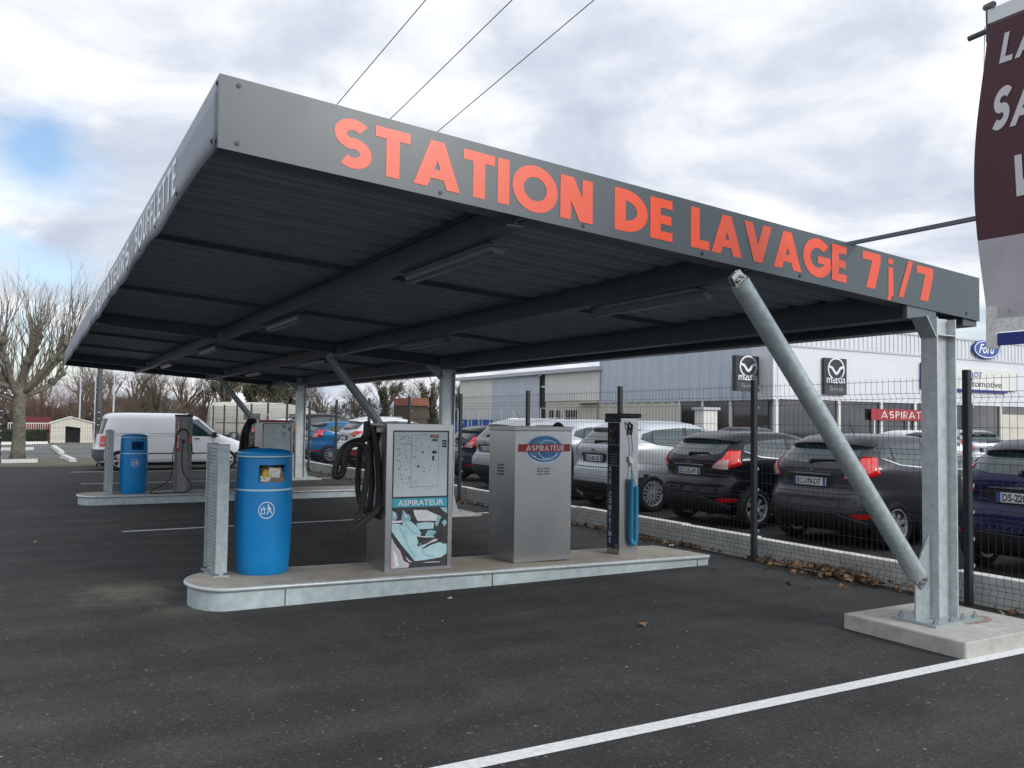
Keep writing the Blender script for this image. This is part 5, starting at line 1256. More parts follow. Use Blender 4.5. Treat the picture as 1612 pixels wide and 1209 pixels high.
# signs
def mazda(name, label, o, ux, uy, w, h, th, post=None):
    o = Vector(o); ux = Vector(ux); uy = Vector(uy); nn = ux.cross(uy)
    t = thing(name, label, 'sign', o, 0); loc = lambda a, b, c: tuple(ux*a+uy*b+nn*c)
    m = MB(); m.prism([(0,0),(w,0),(w,h),(0,h)], (0,0,0), ux, uy, -th); m.prism([(-.04*w,h*.0),(0,0),(0,h),(-.04*w,h)], (0,0,0), ux, uy, -th); m.build('sign_board', 'sign_black', t)
    m = MB(); cx, cy, r = w*.5, h*.70, w*.39
    for k in range(40):
        a0, a1 = 2*PI*k/40, 2*PI*(k+1)/40
        m.add([loc(cx+r*math.cos(a)*q, cy+r*.92*math.sin(a)*q, .02) for a, q in ((a0,1),(a1,1),(a1,.86),(a0,.86))], [(0,1,2,3)])
    for s_ in (-1, 1):
        m.add([loc(cx+s_*x*r, cy+y*r, .024+.001*s_) for x, y in ((0,-.28),(.16,-.12),(.42,.18),(.88,.30),(.92,.14),(.52,-.02),(.30,-.30),(.10,-.46),(0,-.48))], [tuple(range(9))])
    e = m.build('wing_emblem', 'chrome', t, recalc=False)
    m = MB(); put_font(m, 'mazda', w*.34, loc(w*.06, h*.31, .02), ux, uy, width=w*.86, offset=.003*w); m.build('sign_word', 'chrome', t, recalc=False)
    m = MB(); m.prism([(0,0),(w,0),(w,h*.255),(0,h*.255)], loc(0,0,.004), ux, uy, .006); m.build('lower_band', 'art_dark', t)
    m = MB(); put_font(m, 'Service', w*.21, loc(w*.20, h*.09, .02), ux, uy, width=w*.6); m.build('sign_word', 'sign_grey', t, recalc=False)
    return t
p = ony(1160, 615, 24.9); q = ony(1195, 615, 24.9); h_ = ony(1160, 559, 24.9).z-p.z
mazda('emblem_sign', 'black winged emblem sign sticking out from the ribbed side wall of the showroom', (p.x, 24.9, p.z), (1,0,0), (0,0,1), q.x-p.x, h_, .25)
m = MB(); m.box((q.x, 24.98, p.z+h_*.6), (BX+.3, 25.02, p.z+h_*.64))
o = m.build('sign_bracket', 'sign_grey'); o.parent = bpy.data.objects['emblem_sign']; o.location = (-p.x, -24.9, -p.z)
p = ony(1299, 620, BY-.2); q = ony(1333, 620, BY-.2); h_ = ony(1299, 563, BY-.2).z-p.z
mazda('emblem_sign', 'black winged emblem sign on the plain front wall of the showroom', (p.x, BY-.2, p.z), (1,0,0), (0,0,1), q.x-p.x, h_, .12)
# oval blue maker's sign
c = ony(1554, 550, BY-.25); t = thing('oval_sign', 'oval blue sign with white script high on the showroom parapet', 'sign', (c.x, BY-.25, c.z)); a_, b_ = 1.25, .52
m = MB(); ell = lambda k_, y: [(a_*k_*math.cos(2*PI*i/48), y, b_*k_*math.sin(2*PI*i/48)) for i in range(48)]
m.add(ell(1, 0)+ell(1, .14), [tuple(range(48)), tuple(reversed(range(48, 96)))]+[(i, 48+i, 48+(i+1)%48, (i+1)%48) for i in range(48)]); m.build('blue_oval', 'blue_rail', t)
mat('oval_blue', (.01,.06,.30), .3); t.children[0].data.materials[0] = MATS['oval_blue']
m = MB(); o1, i1 = [(x*.95, -.01, z*.93) for x, _, z in ell(1, 0)], [(x*.90, -.01, z*.84) for x, _, z in ell(1, 0)]
m.add(o1+i1, [(i, (i+1)%48, 48+(i+1)%48, 48+i) for i in range(48)]); m.build('white_ring', 'white_text', t, recalc=False)
m = MB(); put_font(m, 'Ford', .72, (-.78, -.015, -.22), (1,0,0), (0,0,1), width=1.5, shear=.35, offset=.012); m.build('white_script', 'white_text', t, recalc=False)
# name board
p0, p1 = ony(1512, 612, BY-.15), ony(1601, 600, BY-.15); t = thing('name_board', 'pale name board with blue and grey lettering above a blue bar on the showroom', 'sign', (p0.x, BY-.15, 3.5))
m = MB(); m.box((-1.5, 0, .14), (5.4, .10, 1.30)); m.build('board', 'clad_white', t)
m = MB(); put_font(m, 'PAROT', .42, (.25, -.01, .82), (1,0,0), (0,0,1), width=1.75, offset=.006); m.build('board_word', 'oval_blue', t, recalc=False)
m = MB(); put_font(m, 'automotive', .50, (.35, -.01, .30), (1,0,0), (0,0,1), width=3.5, offset=.004); m.build('board_word', 'art_dark', t, recalc=False)
m = MB(); m.box((-1.5, -.03, 0), (4.4, .10, .135)); m.build('blue_bar', 'blue_rail', t)
p = ony(1450, 612, BY-.2); t = thing('blue_totem', 'narrow dark blue panel on the showroom front, left of the name board', 'sign', (p.x+.12, BY-.2, p.z)); m = MB(); m.box((0, 0, 0), (.30, .12, 1.40)); m.build('blue_panel', 'blue_rail', t)
m = MB(); m.box((.06, -.01, .06), (.10, -.002, 1.34)); m.build('edge_strip', 'oval_blue', t)
p0, p1 = ony(1372, 661, BY-.15), ony(1488, 643, BY-.15); t = thing('red_sign', 'red lettered sign in front of the showroom windows, partly behind the nearest column', 'sign', (p0.x, BY-.15, p0.z)); w_ = p1.x-p0.x
m = MB(); m.box((0, 0, 0), (w_, .05, .56)); m.build('red_board', 'sign_red', t)
m = MB(); put_glyphs(m, 'ASPIRATEUR', .36, (w_*.12, -.01, .10), (1,0,0), (0,0,1), width=w_*.76, s=.15, gap=.20, eps=.001); m.build('sign_word', 'rubbish_white', t, recalc=False)
for x in (.3, w_*.5, w_-.3): m = MB(); m.box((x-.04, .052, -p0.z), (x+.04, .09, .5)); m.build('sign_leg', 'clad_white', t)
# ---- far left: shed, railings, cream and red buildings, hedge
t = thing('garden_shed', 'small cream shed with an open bay and a plank door beyond the road', 'shed', (-5.1, 50, 0))
m = MB(); m.prism([(0,0),(0,1.12),(.05,1.16),(1.0,1.46),(2.1,1.16),(2.15,0),(1.5,0),(1.5,.85),(.75,.95),(.75,0)][::-1], (0,0,0), (1,0,0), (0,0,1), .06); m.build('front_wall', 'wall_cream', t)
m = MB(); m.add([(-.08,-.15,1.13),(1.0,-.15,1.50),(1.0,1.6,1.50),(-.08,1.6,1.13),(2.25,-.15,1.15),(2.25,1.6,1.15)], [(0,1,2,3),(1,4,5,2)]); o = m.build('roof', 'clad_white', t); o.modifiers.new('t','SOLIDIFY').thickness = .05
m = MB(); m.box((.1,1.4,0),(2.05,1.5,1.1)); m.build('rear_wall', 'art_dark', t)
m = MB(); m.box((1.52,-.02,0),(2.08,.0,.88)); m.build('plank_door', 'wood_old', t)
m = MB(); m.box((.42,-.02,0),(.72,.0,.95)); m.build('side_door', 'sign_grey', t)
t = thing('red_building', 'low building with a dull red roof and wall beyond the white railing', 'building', (-6.9, 56, 0))
m = MB(); m.box((0,0,0),(1.9,4,.9)); m.build('wall', 'roof_red', t); m = MB(); m.prism([(-.1,.9),(2.0,.9),(1.9,1.40),(0.2,1.45)], (0,0,0), (1,0,0), (0,0,1), -4); m.build('roof', 'roof_red', t)
t = thing('cream_building', 'cream building with a brown roof at the left edge behind the plane tree', 'building', (-14.5, 56, 0))
m = MB(); m.box((0,0,0),(6.4,5,1.35)); m.build('wall', 'wall_cream', t); m = MB(); m.prism([(-.1,1.35),(6.6,1.35),(5.4,2.45),(0.2,2.5)], (0,-.1,0), (1,0,0), (0,0,1), -5); m.build('roof', 'wood_old', t)
m = MB(); m.tube([(5.9,-.01,1.0),(5.9,-.05,1.0)], .13, 16); m.build('round_sign', 'sign_red', t)
t = thing('white_railing', 'low white railing of upright bars in front of the red building', 'railing', (-7.2, 52, .0))
m = MB(); m.box((0,-.02,1.05),(2.1,.02,1.1)); m.box((0,-.02,.4),(2.1,.02,.44)); m.build('rails', 'clad_white', t)
for k in range(19): m = MB(); m.box((k*.115,-.015,.2),(k*.115+.03,.015,1.049)); m.build('bar', 'clad_white', t)
def leafcloud(m, c, sx, sy, sz, n, s, rnd, shell=.0):
    for _ in range(n):
        while True:
            p = Vector((rnd.uniform(-1,1), rnd.uniform(-1,1), rnd.uniform(-1,1)))
            if p.length <= 1: break
        if shell: p = p.normalized()*(1-shell*rnd.random()**2)
        q = Vector((c[0]+p.x*sx, c[1]+p.y*sy, c[2]+p.z*sz)); a = Vector((rnd.gauss(0,1), rnd.gauss(0,1), rnd.gauss(0,1))).normalized(); b = a.orthogonal().normalized(); k = s*rnd.uniform(.6,1.4)
        m.add([q-a*k, q+b*k*.6, q+a*k, q-b*k*.6], [(0,1,2,3)])
rnd = random.Random(4)
t = thing('clipped_hedge', 'low dark clipped hedge behind the plane tree at the left', 'hedge', (-9.0, 50.6, 0))
m = MB(); m.box((-1.5,-.35,0.05),(3.75,.35,.62)); m.build('dark_core', 'hedge_leaf', t)
m = MB()
for k in range(5200):
    f = rnd.random(); x = rnd.uniform(-1.6, 3.85); 
    if f < .6: y = -.38+rnd.uniform(-.05,.05); z = rnd.uniform(0,.70)
    else: y = rnd.uniform(-.4,.4); z = .66+rnd.uniform(-.04,.08)
    q = Vector((x,y,z)); a = Vector((rnd.gauss(0,1), rnd.gauss(0,1), rnd.gauss(0,1))).normalized(); b = a.orthogonal().normalized(); k_ = rnd.uniform(.025,.055); m.add([q-a*k_, q+b*k_*.6, q+a*k_, q-b*k_*.6], [(0,1,2,3)])
m.build('foliage', 'hedge_leaf', t, recalc=False)
# ================================================================== TREES
def branch(mb, p, d, L, r, lvl, maxl, rnd, up=.12, wob=.22, kids=(3,5), spread=.75, lr=.62, tips=None, lean=None):
    n = 4 if lvl < maxl else 3; pts = [p.copy()]; rad = [r]; dirs = [d.copy()]
    for i in range(n):
        d = (d+Vector((rnd.uniform(-wob,wob), rnd.uniform(-wob,wob), rnd.uniform(-wob,wob)+up))).normalized(); p = p+d*(L/n); pts.append(p.copy()); rad.append(r*(1-.5*(i+1)/n)); dirs.append(d.copy())
    mb.tube(pts, rad, 7 if lvl == 0 else (5 if lvl == 1 else 3), cap=False)
    if tips is not None and lvl >= 1: tips.append((p.copy(), lvl))
    if lvl < maxl:
        for k in range(rnd.randint(*kids)):
            t = rnd.uniform(.35, 1.0) if lvl else rnd.uniform(.30, 1.0); i = min(int(t*n), n-1); f = t*n-i; q = pts[i].lerp(pts[i+1], f); dd = dirs[i+1]
            s = Vector((rnd.gauss(0,1), rnd.gauss(0,1), rnd.gauss(0,.6))); s = (s-dd*s.dot(dd)); s = s.normalized() if s.length > 1e-3 else dd.orthogonal()
            nd = (dd+s*spread*rnd.uniform(.6,1.3)).normalized()
            branch(mb, q, nd, L*lr*rnd.uniform(.75,1.2), r*(1-.5*t)*.58, lvl+1, maxl, rnd, up, wob, kids, spread, lr, tips)
# pollarded plane tree on the left
base = onz(28, 722); t = thing('plane_tree', 'pollarded plane tree with pale knotted limbs and bare upright shoots, left of the canopy', 'tree', (base.x, base.y, 0)); rnd = random.Random(12)
m = MB(); m.tube([(0,0,-.1),(.0,0,.25),(.02,0,.9),(-.02,.02,1.6),(.0,.0,2.3),(.02,0,2.75)], [.29,.235,.21,.205,.215,.24], 16, cap=True)
m.v = [(x*(1+.10*noise.noise(Vector((x*6,y*6,z*3)))), y*(1+.10*noise.noise(Vector((x*5+9,y*5,z*3)))), z) for x, y, z in m.v]
m.build('trunk', 'bark_plane', t, smooth='all')
lim = [(Vector((-.85,.1,.75)), 1.9), (Vector((.95,-.2,.62)), 2.6), (Vector((.35,.6,1.0)), 2.1), (Vector((-.35,-.5,1.0)), 2.2), (Vector((-.9,.6,.35)), 1.9), (Vector((.9,.5,.25)), 1.7), (Vector((.1,-.3,1.0)), 1.9), (Vector((-1.0,-.3,.15)), 1.8), (Vector((.75,-.55,.95)), 2.4)]
L_ = MB(); S_ = MB()
for d, ln in lim:
    d = d.normalized(); pts = []; p = Vector((d.x*.12, d.y*.12, 2.55+rnd.uniform(-.5,.25))); rad = []; dd = d.copy()
    for i in range(7):
        pts.append(p.copy()); rad.append(.12-.009*i); dd = (dd+Vector((rnd.uniform(-.16,.16), rnd.uniform(-.16,.16), .07))).normalized(); p = p+dd*ln/6
    L_.tube(pts, rad, 8)
    for c in (pts[-1], pts[-3], pts[4]+Vector((0,0,.06))):
        rr = rnd.uniform(.10,.18); K = MB(); K.lathe([(0,-rr),(rr*.6,-rr*.8),(rr,-.1*rr),(rr*.8,rr*.6),(0,rr)], 8, tuple(c)); K.build('knob', 'bark_plane', t, smooth='all')
    for i in range(1, 7):
        for k in range(6 if i > 3 else 3):
            q = pts[i]+Vector((rnd.uniform(-.1,.1), rnd.uniform(-.1,.1), .05)); v = Vector((dd.x*.35+rnd.gauss(0,.34), dd.y*.35+rnd.gauss(0,.34), 1)).normalized(); branch(S_, q, v, rnd.uniform(.8,2.1), .019, 2, 4, rnd, .10, .10, (2,4), .42, .5)
L_.build('limbs', 'bark_plane', t, smooth='all'); S_.build('shoots', 'twig_brown', t, recalc=False)
def bg_tree(u, Y, H, label, seed, kind='bare', group=None, src=None):
    p = ony(u, 690, Y)
    if src is not None: o = copy_tree(src); o['label'] = label; o.location = (p.x, Y, 0); o.rotation_euler = (0,0,seed); o.scale = (H, H, H); return o
    rnd = random.Random(seed); nm = {'bare': 'bare_tree', 'ivy': 'ivy_clad_tree', 'bush': 'bare_thicket', 'ever': 'evergreen_tree'}[kind]
    t = thing(nm, label, 'tree' if kind != 'bush' else 'shrub', (p.x, Y, 0), 0, group); tips = []
    if kind == 'bush':
        W_ = MB()
        for k in range(26):
            q = Vector((rnd.gauss(0,.55), rnd.gauss(0,.5), 0)); branch(W_, q*H*.4, Vector((q.x*.6, q.y*.5, 1)).normalized(), H*rnd.uniform(.42,.62), .035, 1, 4, rnd, .05, .16, (4,6), .6, .62)
        W_.build('stems', 'twig_red' if seed % 2 else 'twig_brown', t, recalc=False); return t
    Tm = MB(); Cm = MB(); top = H*.42
    Tm.tube([(0,0,0),(.05,0,top*.5),(0,.03,top)], [.20,.16,.13], 8); Tm.build('trunk', 'bark_grey', t, smooth='all')
    for k in range(9):
        a = rnd.uniform(0, 2*PI); z = top*rnd.uniform(.5, 1.0); branch(Cm, Vector((0,0,z)), Vector((math.cos(a)*.6, math.sin(a)*.6, 1)).normalized(), H*.42, .10, 1, 5 if kind == 'bare' else 4, rnd, .08, .2, (3,5), .7, .62, tips)
    Cm.build('crown', 'twig_brown', t, recalc=False)
    if kind in ('ivy', 'ever'):
        Lm = MB()
        for k in range(10): leafcloud(Lm, (rnd.uniform(-.2,.2), rnd.uniform(-.2,.2), top*(.12+.15*k)), .42, .42, .5, 330, .09, rnd)
        for p_, l in tips:
            if l <= (3 if kind == 'ever' else 1) and rnd.random() < (.55 if kind == 'ever' else .7): leafcloud(Lm, p_, rnd.uniform(.25,.5), rnd.uniform(.25,.5), rnd.uniform(.3,.7), 150 if kind == 'ivy' else 80, .09, rnd)
        Lm.build('ivy' if kind == 'ivy' else 'foliage', 'ivy_leaf', t, recalc=False)
    return t
G = 'bare brown trees beyond the road'
b1 = bg_tree(215, 66, 5.6, 'leafless brown tree in the row beyond the road, behind the white van', 21, 'bare', G)
b2 = bg_tree(100, 60, 4.0, 'reddish brown bare thicket behind the cream shed', 33, 'bush', None)
b3 = bg_tree(185, 64, 4.4, 'dense bare thicket behind the white van roof', 44, 'bush', None)
for (u, Y, s_, sd_) in ((130, 68, .95, 1.0), (165, 72, 1.05, 2.2), (245, 64, .9, 3.9), (290, 70, .98, 5.0), (320, 75, .9, .6), (505, 78, .85, 2.9), (560, 84, .9, 4.4), (470, 80, 1.0, 1.6), (60, 74, .9, 2.6), (-20, 76, 1.0, .2)):
    o = bg_tree(u, Y, s_, 'leafless brown tree in the row beyond the road, behind the white van' if 100 < u < 330 else ('leafless tree behind the plane tree at the far left' if u < 100 else 'leafless tree between the ivy clad trees, seen under the canopy'), sd_, src=b1)
    o['group'] = G if 100 < u < 330 else ('bare trees at the far left' if u < 100 else 'bare trees under the canopy')
b1['label'] = 'leafless brown tree in the row beyond the road, behind the white van'
for (u, Y, s_, sd_, src, lab) in ((70, 62, .9, 2, b2, 'reddish bare thicket behind the red building'), (240, 66, 1.0, 1, b3, 'bare thicket above the middle of the white van'), (285, 68, .85, 4, b2, 'bare thicket above the perfume post'), (135, 63, 1.0, 3, b2, 'bare thicket behind the dark lamp pole'), (330, 70, .8, 5, b3, 'bare thicket at the rear of the beige motorhome')):
    bg_tree(u, Y, s_, lab, sd_, src=src)
bg_tree(352, 66, 6.2, 'ivy clad tree just left of the farthest brace', 51, 'ivy')
bg_tree(392, 70, 6.6, 'dense green ivy smothered tree between the farthest brace and column', 52, 'ever')
bg_tree(425, 74, 6.2, 'dense green tree just left of the farthest column', 53, 'ever')
bg_tree(455, 76, 5.8, 'ivy clad tree right behind the farthest column', 54, 'ivy')
bg_tree(605, 78, 7.2, 'tall ivy clad tree with bare top behind the middle brace', 56, 'ivy')
bg_tree(640, 82, 5.5, 'bare tree right of the tall ivy clad tree', 57, 'bare')
bg_tree(680, 76, 6.2, 'ivy clad tree just left of the middle column', 58, 'ivy')
bg_tree(716, 80, 6.4, 'ivy clad tree between the middle column and the showroom', 59, 'ivy')
# far thicket: one mass nobody could count
rnd = random.Random(9); m = MB()
for k in range(30000):
    u = rnd.random(); x = -30+u*110; hgt = 3.0+1.2*noise.noise(Vector((x*.12, 0, 0)))+.5*noise.noise(Vector((x*.6, 3, 0))); z = hgt*rnd.random()**.8; q = Vector((x, 92+rnd.uniform(-2.5,2.5)+x*.05, z))
    a = Vector((rnd.gauss(0,.5), rnd.gauss(0,.5), 1)).normalized(); b = a.orthogonal().normalized(); k_ = rnd.uniform(.18,.42); m.add([q-a*k_, q+b*k_*.22, q+a*k_, q-b*k_*.22], [(0,1,2,3)])
m.box((-30, 93, 0), (80, 94, 1.6))
tag(m.build('far_thicket', 'twig_mass', recalc=False), 'brown and green thicket closing the view behind the trees', 'thicket', kind='stuff')
t = thing('red_roofed_house', 'distant house with a brick red roof seen between the middle column and brace', 'house', (ony(645, 650, 70).x, 70, 0))
m = MB(); m.box((0,0,0),(1.8,4,2.85)); m.build('wall', 'twig_mass', t); m = MB(); m.prism([(-.1,2.85),(1.9,2.85),(1.8,3.6),(.05,3.6)], (0,-.2,0), (1,0,0), (0,0,1), -4.2); m.build('roof', 'roof_rust', t)
# poles and wires
pb_ = ony(154, 700, 29); t = thing('utility_pole', 'dark utility pole standing behind the rear of the white van', 'pole', (pb_.x, 29, 0)); m = MB(); m.tube([(0,0,0),(0,0,5.0)], [.10,.075], 12); m.build('pole', 'pole_dark', t, smooth=True)
m = MB(); m.box((-.4,-.05,4.1),(2.2,.05,4.2)); m.build('cross_arm', 'pole_dark', t)
m = MB(); m.tube([(-.14,-.06,0),(-.14,-.05,2.9)], .02, 6); m.build('cable_duct', 'clad_grey', t)
for u, Y, zt_, lab in ((124, 56, 3.9, 'thin pale lamp post above the cream shed'), (177, 50, 4.0, 'thin white lamp post right of the dark pole')):
    p = ony(u, 690, Y); t = thing('lamp_post', lab, 'lamp post', (p.x, Y, 0)); m = MB(); m.tube([(0,0,0),(0,0,zt_)], [.06,.04], 8); m.build('pole', 'clad_grey', t); m = MB(); m.tube([(0,0,zt_),(-.1,0,zt_+.12),(-.5,0,zt_+.16)], .035, 6); m.build('lamp_head', 'clad_grey', t)
for (u0, v0, u1, v1), lab in zip(((185,571,670,0), (215,578,806,0), (245,581,935,0)), ('leftmost of the three overhead wires', 'middle one of the three overhead wires', 'rightmost of the three overhead wires')):
    a = ony(u0, v0, 29); b = CAM+ray(u1, v1)*((8.5-CAM.z)/ray(u1, v1).z); e = a+(b-a)*1.6; m = MB(); n = 40
    m.tube([a+(e-a)*(i/n) for i in range(n+1)], .0085, 5); tag(m.build('overhead_wire', 'cable', recalc=False), lab, 'wire')
# ================================================================== BANNER
bx = -1.2; t = thing('banner_stand', 'tall aluminium mast with an upper arm and blue lower rail holding the maroon banner', 'banner stand', (bx, -2.35, 0))
m = MB(); m.tube([(0,0,0),(0,0,4.45)], .045, 16); m.build('mast', 'alu', t, smooth=True)
m = MB(); m.box((-.02, .0, 4.0), (.02, 1.16, 4.085)); m.build('upper_arm', 'alu', t)
m = MB(); m.tube([(-.0,1.15,3.97),(-.0,1.29,3.965)], .017, 10); m.tube([(-.03,1.12,4.10),(.03,1.20,4.13)], .02, 8); m.tube([(0,1.17,4.1),(0,1.17,3.9)], .012, 8); m.build('arm_end_clip', 'pole_dark', t)
m = MB(); m.box((-.018, .1, 2.075), (.018, 1.155, 2.145)); m.build('lower_rail', 'blue_rail', t)
m = MB(); m.tube([(.0,1.19,4.0),(.0,1.205,3.5),(0,1.2,3.1)], .003, 5); m.build('cord', 'rubbish_white', t)
def banner_pt(f, z):
    # f 0 at the free edge (far), 1 at the mast side; the cloth is pulled at the top and bottom corners and bellies between
    k = (z-2.10)/(3.99-2.10); edge = -1.185+.095*math.sin(PI*min(1,k*1.05))**1.2; y = edge+(-2.30-edge)*f
    return (bx-.03+.05*math.sin(k*7+f*3)*(.4+.6*f)*.5+.045*math.sin(PI*k)*math.sin(f*5+.5), y, z)
def cloth(m, z0, z1, n=26, e=0):
    m.grid([[(lambda p: (p[0]-e, p[1], p[2]))(banner_pt(f, z0+(z1-z0)*i/n)) for f in np.linspace(0, 1, 30)] for i in range(n+1)])
bt_ = thing('banner', 'hanging maroon fabric banner with pale slanted letters and a grey lower part', 'banner', (0,0,0))
m = MB(); cloth(m, 2.712, 3.985); o = m.build('maroon_cloth', 'banner_maroon', bt_, smooth='all', recalc=False)
m = MB(); cloth(m, 2.23, 2.712); m.build('grey_cloth', 'banner_grey', bt_, smooth='all', recalc=False)
m = MB(); cloth(m, 2.15, 2.2298, 4, .004); m.build('white_hem', 'rubbish_white', bt_, smooth='all', recalc=False)
m = MB(); m.tube([(bx-.04,-1.30,2.27),(bx-.05,-1.30,2.27)], .014, 10); m.build('eyelet', 'bolt_steel', bt_)
m = MB(); m.box((bx-.03,-1.225,2.055),(bx+.01,-1.165,2.30)); m.build('corner_strap', 'rubbish_white', bt_)
def banner_text(txt, h, y0, z0, s, width=None):
    m = MB(); m2 = MB(); put_glyphs(m2, txt, h, (0,0,0), (1,0,0), (.22,1,0), s=s, gap=.12, width=width, eps=.0004)
    for p, f in ((m2.v, m2.f),):
        vs = []
        for x, y, z in p:
            Y = y0-x; Z = z0+y; k = (Z-2.10)/1.89; edge = -1.185+.095*math.sin(PI*min(1,k*1.05))**1.2; ff = (Y-edge)/(-2.30-edge); q = banner_pt(ff, Z); vs.append((q[0]-.004-z, q[1], q[2]))
        m.add(vs, f)
    m.build('pale_letters', 'banner_text', bt_, recalc=False)
banner_text('LA', .17, -1.255, 3.735, .22, .21); banner_text('SA', .25, -1.185, 3.345, .22, .26); banner_text('V', .24, -1.275, 2.93, .22, .16)
# perforated strut from canopy to mast
a = Vector((-.82, .11, 2.955)); tgt = None
for zc in np.linspace(2.6, 3.6, 101):
    q = Vector((bx+.03, -2.30, zc)); d = q-CAM; u_ = 806+FPX*d.dot(RT)/d.dot(FW); v_ = 604.5-FPX*d.dot(UP)/d.dot(FW); e_ = abs(v_-(383-(u_-1340)*38/193))
    if tgt is None or e_ < tgt[0]: tgt = (e_, q)
b = tgt[1]; d = (b-a).normalized(); s_ = d.cross(Vector((0,0,1))).normalized(); up_ = s_.cross(d)
t = thing('perforated_strut', 'slim dark perforated steel strut running from the canopy edge to the banner mast', 'strut', a)
m = MB(); L = (b-a).length; w_ = .016
m.add([tuple(s_*x+up_*z+d*q) for q in (-.15, L) for x, z in ((-w_,-w_*.8),(w_,-w_*.8),(w_,w_*.8),(-w_,w_*.8))], [(0,1,2,3),(7,6,5,4),(0,4,5,1),(1,5,6,2),(2,6,7,3),(3,7,4,0)]); m.build('channel', 'strut_steel', t)
m = MB(); k = int(L/.05)
for i in range(k):
    q = .02+i*.05; m.add([tuple(s_*(-w_-.001)+up_*z+d*(q+x)) for x, z in ((0,-.006),(.026,-.006),(.026,.006),(0,.006))], [(0,1,2,3)])
    m.add([tuple(up_*(-w_*.8-.001)+s_*z+d*(q+x)) for x, z in ((0,-.007),(.026,-.007),(.026,.007),(0,.007))], [(0,1,2,3)])
m.build('slots', 'clad_grey', t, recalc=False)
# ================================================================== LITTER ON THE GROUND
rnd = random.Random(5)
def leaf(m, q, s, tilt=.5):
    n = Vector((rnd.gauss(0,tilt), rnd.gauss(0,tilt), 1)).normalized(); a = n.orthogonal().normalized(); ang = rnd.uniform(0, 2*PI); b = n.cross(a); a, b = a*math.cos(ang)+b*math.sin(ang), b*math.cos(ang)-a*math.sin(ang)
    out = []
    for k in range(10):
        th = 2*PI*k/10; r = s*(1 if k % 2 == 0 else .55)*rnd.uniform(.8,1.15); out.append(q+a*r*math.cos(th)+b*r*math.sin(th)*.8+n*(.25*r*r/s*math.sin(th*2)))
    m.cur = rnd.randint(0, 1); m.add([q+n*s*.1]+out, [(0, 1+k, 1+(k+1)%10) for k in range(10)])
m = MB()
for k in range(950):
    y = rnd.choice([rnd.gauss(1.9,.55), rnd.gauss(5.4,.7), rnd.gauss(8.3,.8), rnd.gauss(12,2), rnd.uniform(-1,24), rnd.gauss(2.2,.4), rnd.gauss(15,2)]); x = 1.36-abs(rnd.gauss(0,.16))
    if rnd.random() < .04: x = rnd.uniform(.2,1.3)
    pile = max(0, .07-abs(y-2)*.05); leaf(m, Vector((x, y, .02+rnd.random()*(.02+pile))), rnd.uniform(.02,.052))
tag(m.build('leaf_litter', ['dead_leaf','pale_leaf'], recalc=False), 'brown dead leaves blown along the foot of the mesh fence', 'leaf litter', kind='stuff')
for (u, v), lab in (((1578,968), 'single curled brown leaf on the asphalt by the nearest footing'), ((56,855), 'lone brown leaf on the asphalt at the far left'), ((1012,985), 'small brown leaf on the dark oil spot in the foreground')):
    p = onz(u, v); m = MB(); leaf(m, Vector((0,0,.02)), .045); m.m = [0]*len(m.m); o = m.build('fallen_leaf', 'pale_leaf', recalc=False); o.location = p; tag(o, lab, 'leaf')
t = thing('dry_weed', 'dry brown weed tuft at the fence foot behind the brace', 'weed', (1.27, 1.75, 0)); m = MB()
for k in range(70):
    a = rnd.uniform(0, 2*PI); l = rnd.uniform(.08,.22); x = rnd.gauss(0,.05); y = rnd.gauss(0,.12); m.tube([(x,y,0),(x+math.cos(a)*l*.3,y+math.sin(a)*l*.3,l*.7),(x+math.cos(a)*l*.6,y+math.sin(a)*l*.6,l)], [.002,.0015,.0008], 3, cap=False)
m.build('stems', 'dead_leaf', t, recalc=False)
for (u, v), mm, sz, lab in (((708,943), 'rubbish_white', .035, 'white paper scrap on the asphalt in front of the vacuum machine'), ((986,1052), 'rubbish_white', .018, 'tiny pale scrap in the open foreground'), ((838,911), 'tail_red', .035, 'red plastic scrap against the nearer island kerb'), ((1080,996), 'pale_leaf', .03, 'pale scrap near the nearest footing'), ((697,979), 'rubbish_white', .02, 'pale scrap on a small oil stain'), ((1048,871), 'rubbish_white', .05, 'white litter at the fence beyond the right end of the nearer island')):
    p = onz(u, v) if u != 1048 else Vector((1.15, 4.45, 0)); m = MB(); rows = [[(i*sz*.5-sz*.5+rnd.uniform(-.2,.2)*sz, j*sz*.4-sz*.4+rnd.uniform(-.2,.2)*sz, .006+rnd.random()*sz*.35) for i in range(3)] for j in range(3)]; m.grid(rows)
    o = m.build('litter_scrap', mm, recalc=False); o.location = p; tag(o, lab, 'litter')
# ================================================================== CAMERA, LIGHT, SKY
cd = bpy.data.cameras.new('camera'); co = bpy.data.objects.new('camera', cd); C.objects.link(co)
cd.sensor_fit = 'HORIZONTAL'; cd.sensor_width = 36; cd.lens = 36*FPX/1612; cd.clip_end = 2000; cd.clip_start = .05
Mx = Matrix((RT, UP, -FW)).transposed().to_4x4(); Mx.translation = CAM; co.matrix_world = Mx
bpy.context.scene.camera = co
SUN_EL, SUN_AZ = 27, 158     # azimuth measured clockwise from +Y
sd_ = bpy.data.lights.new('sun', 'SUN'); sd_.energy = 1.2; sd_.angle = R(15); sd_.color = (1, .95, .88)
so = bpy.data.objects.new('sun', sd_); C.objects.link(so)
dv = Vector((math.sin(R(SUN_AZ))*math.cos(R(SUN_EL)), math.cos(R(SUN_AZ))*math.cos(R(SUN_EL)), math.sin(R(SUN_EL))))
so.rotation_euler = dv.to_track_quat('Z', 'Y').to_euler(); so.location = dv*50
w = bpy.data.worlds.new('World'); bpy.context.scene.world = w; w.use_nodes = True; nt = w.node_tree; N = nt.nodes; L = nt.links
bg = N['Background']; bg.inputs['Strength'].default_value = .125
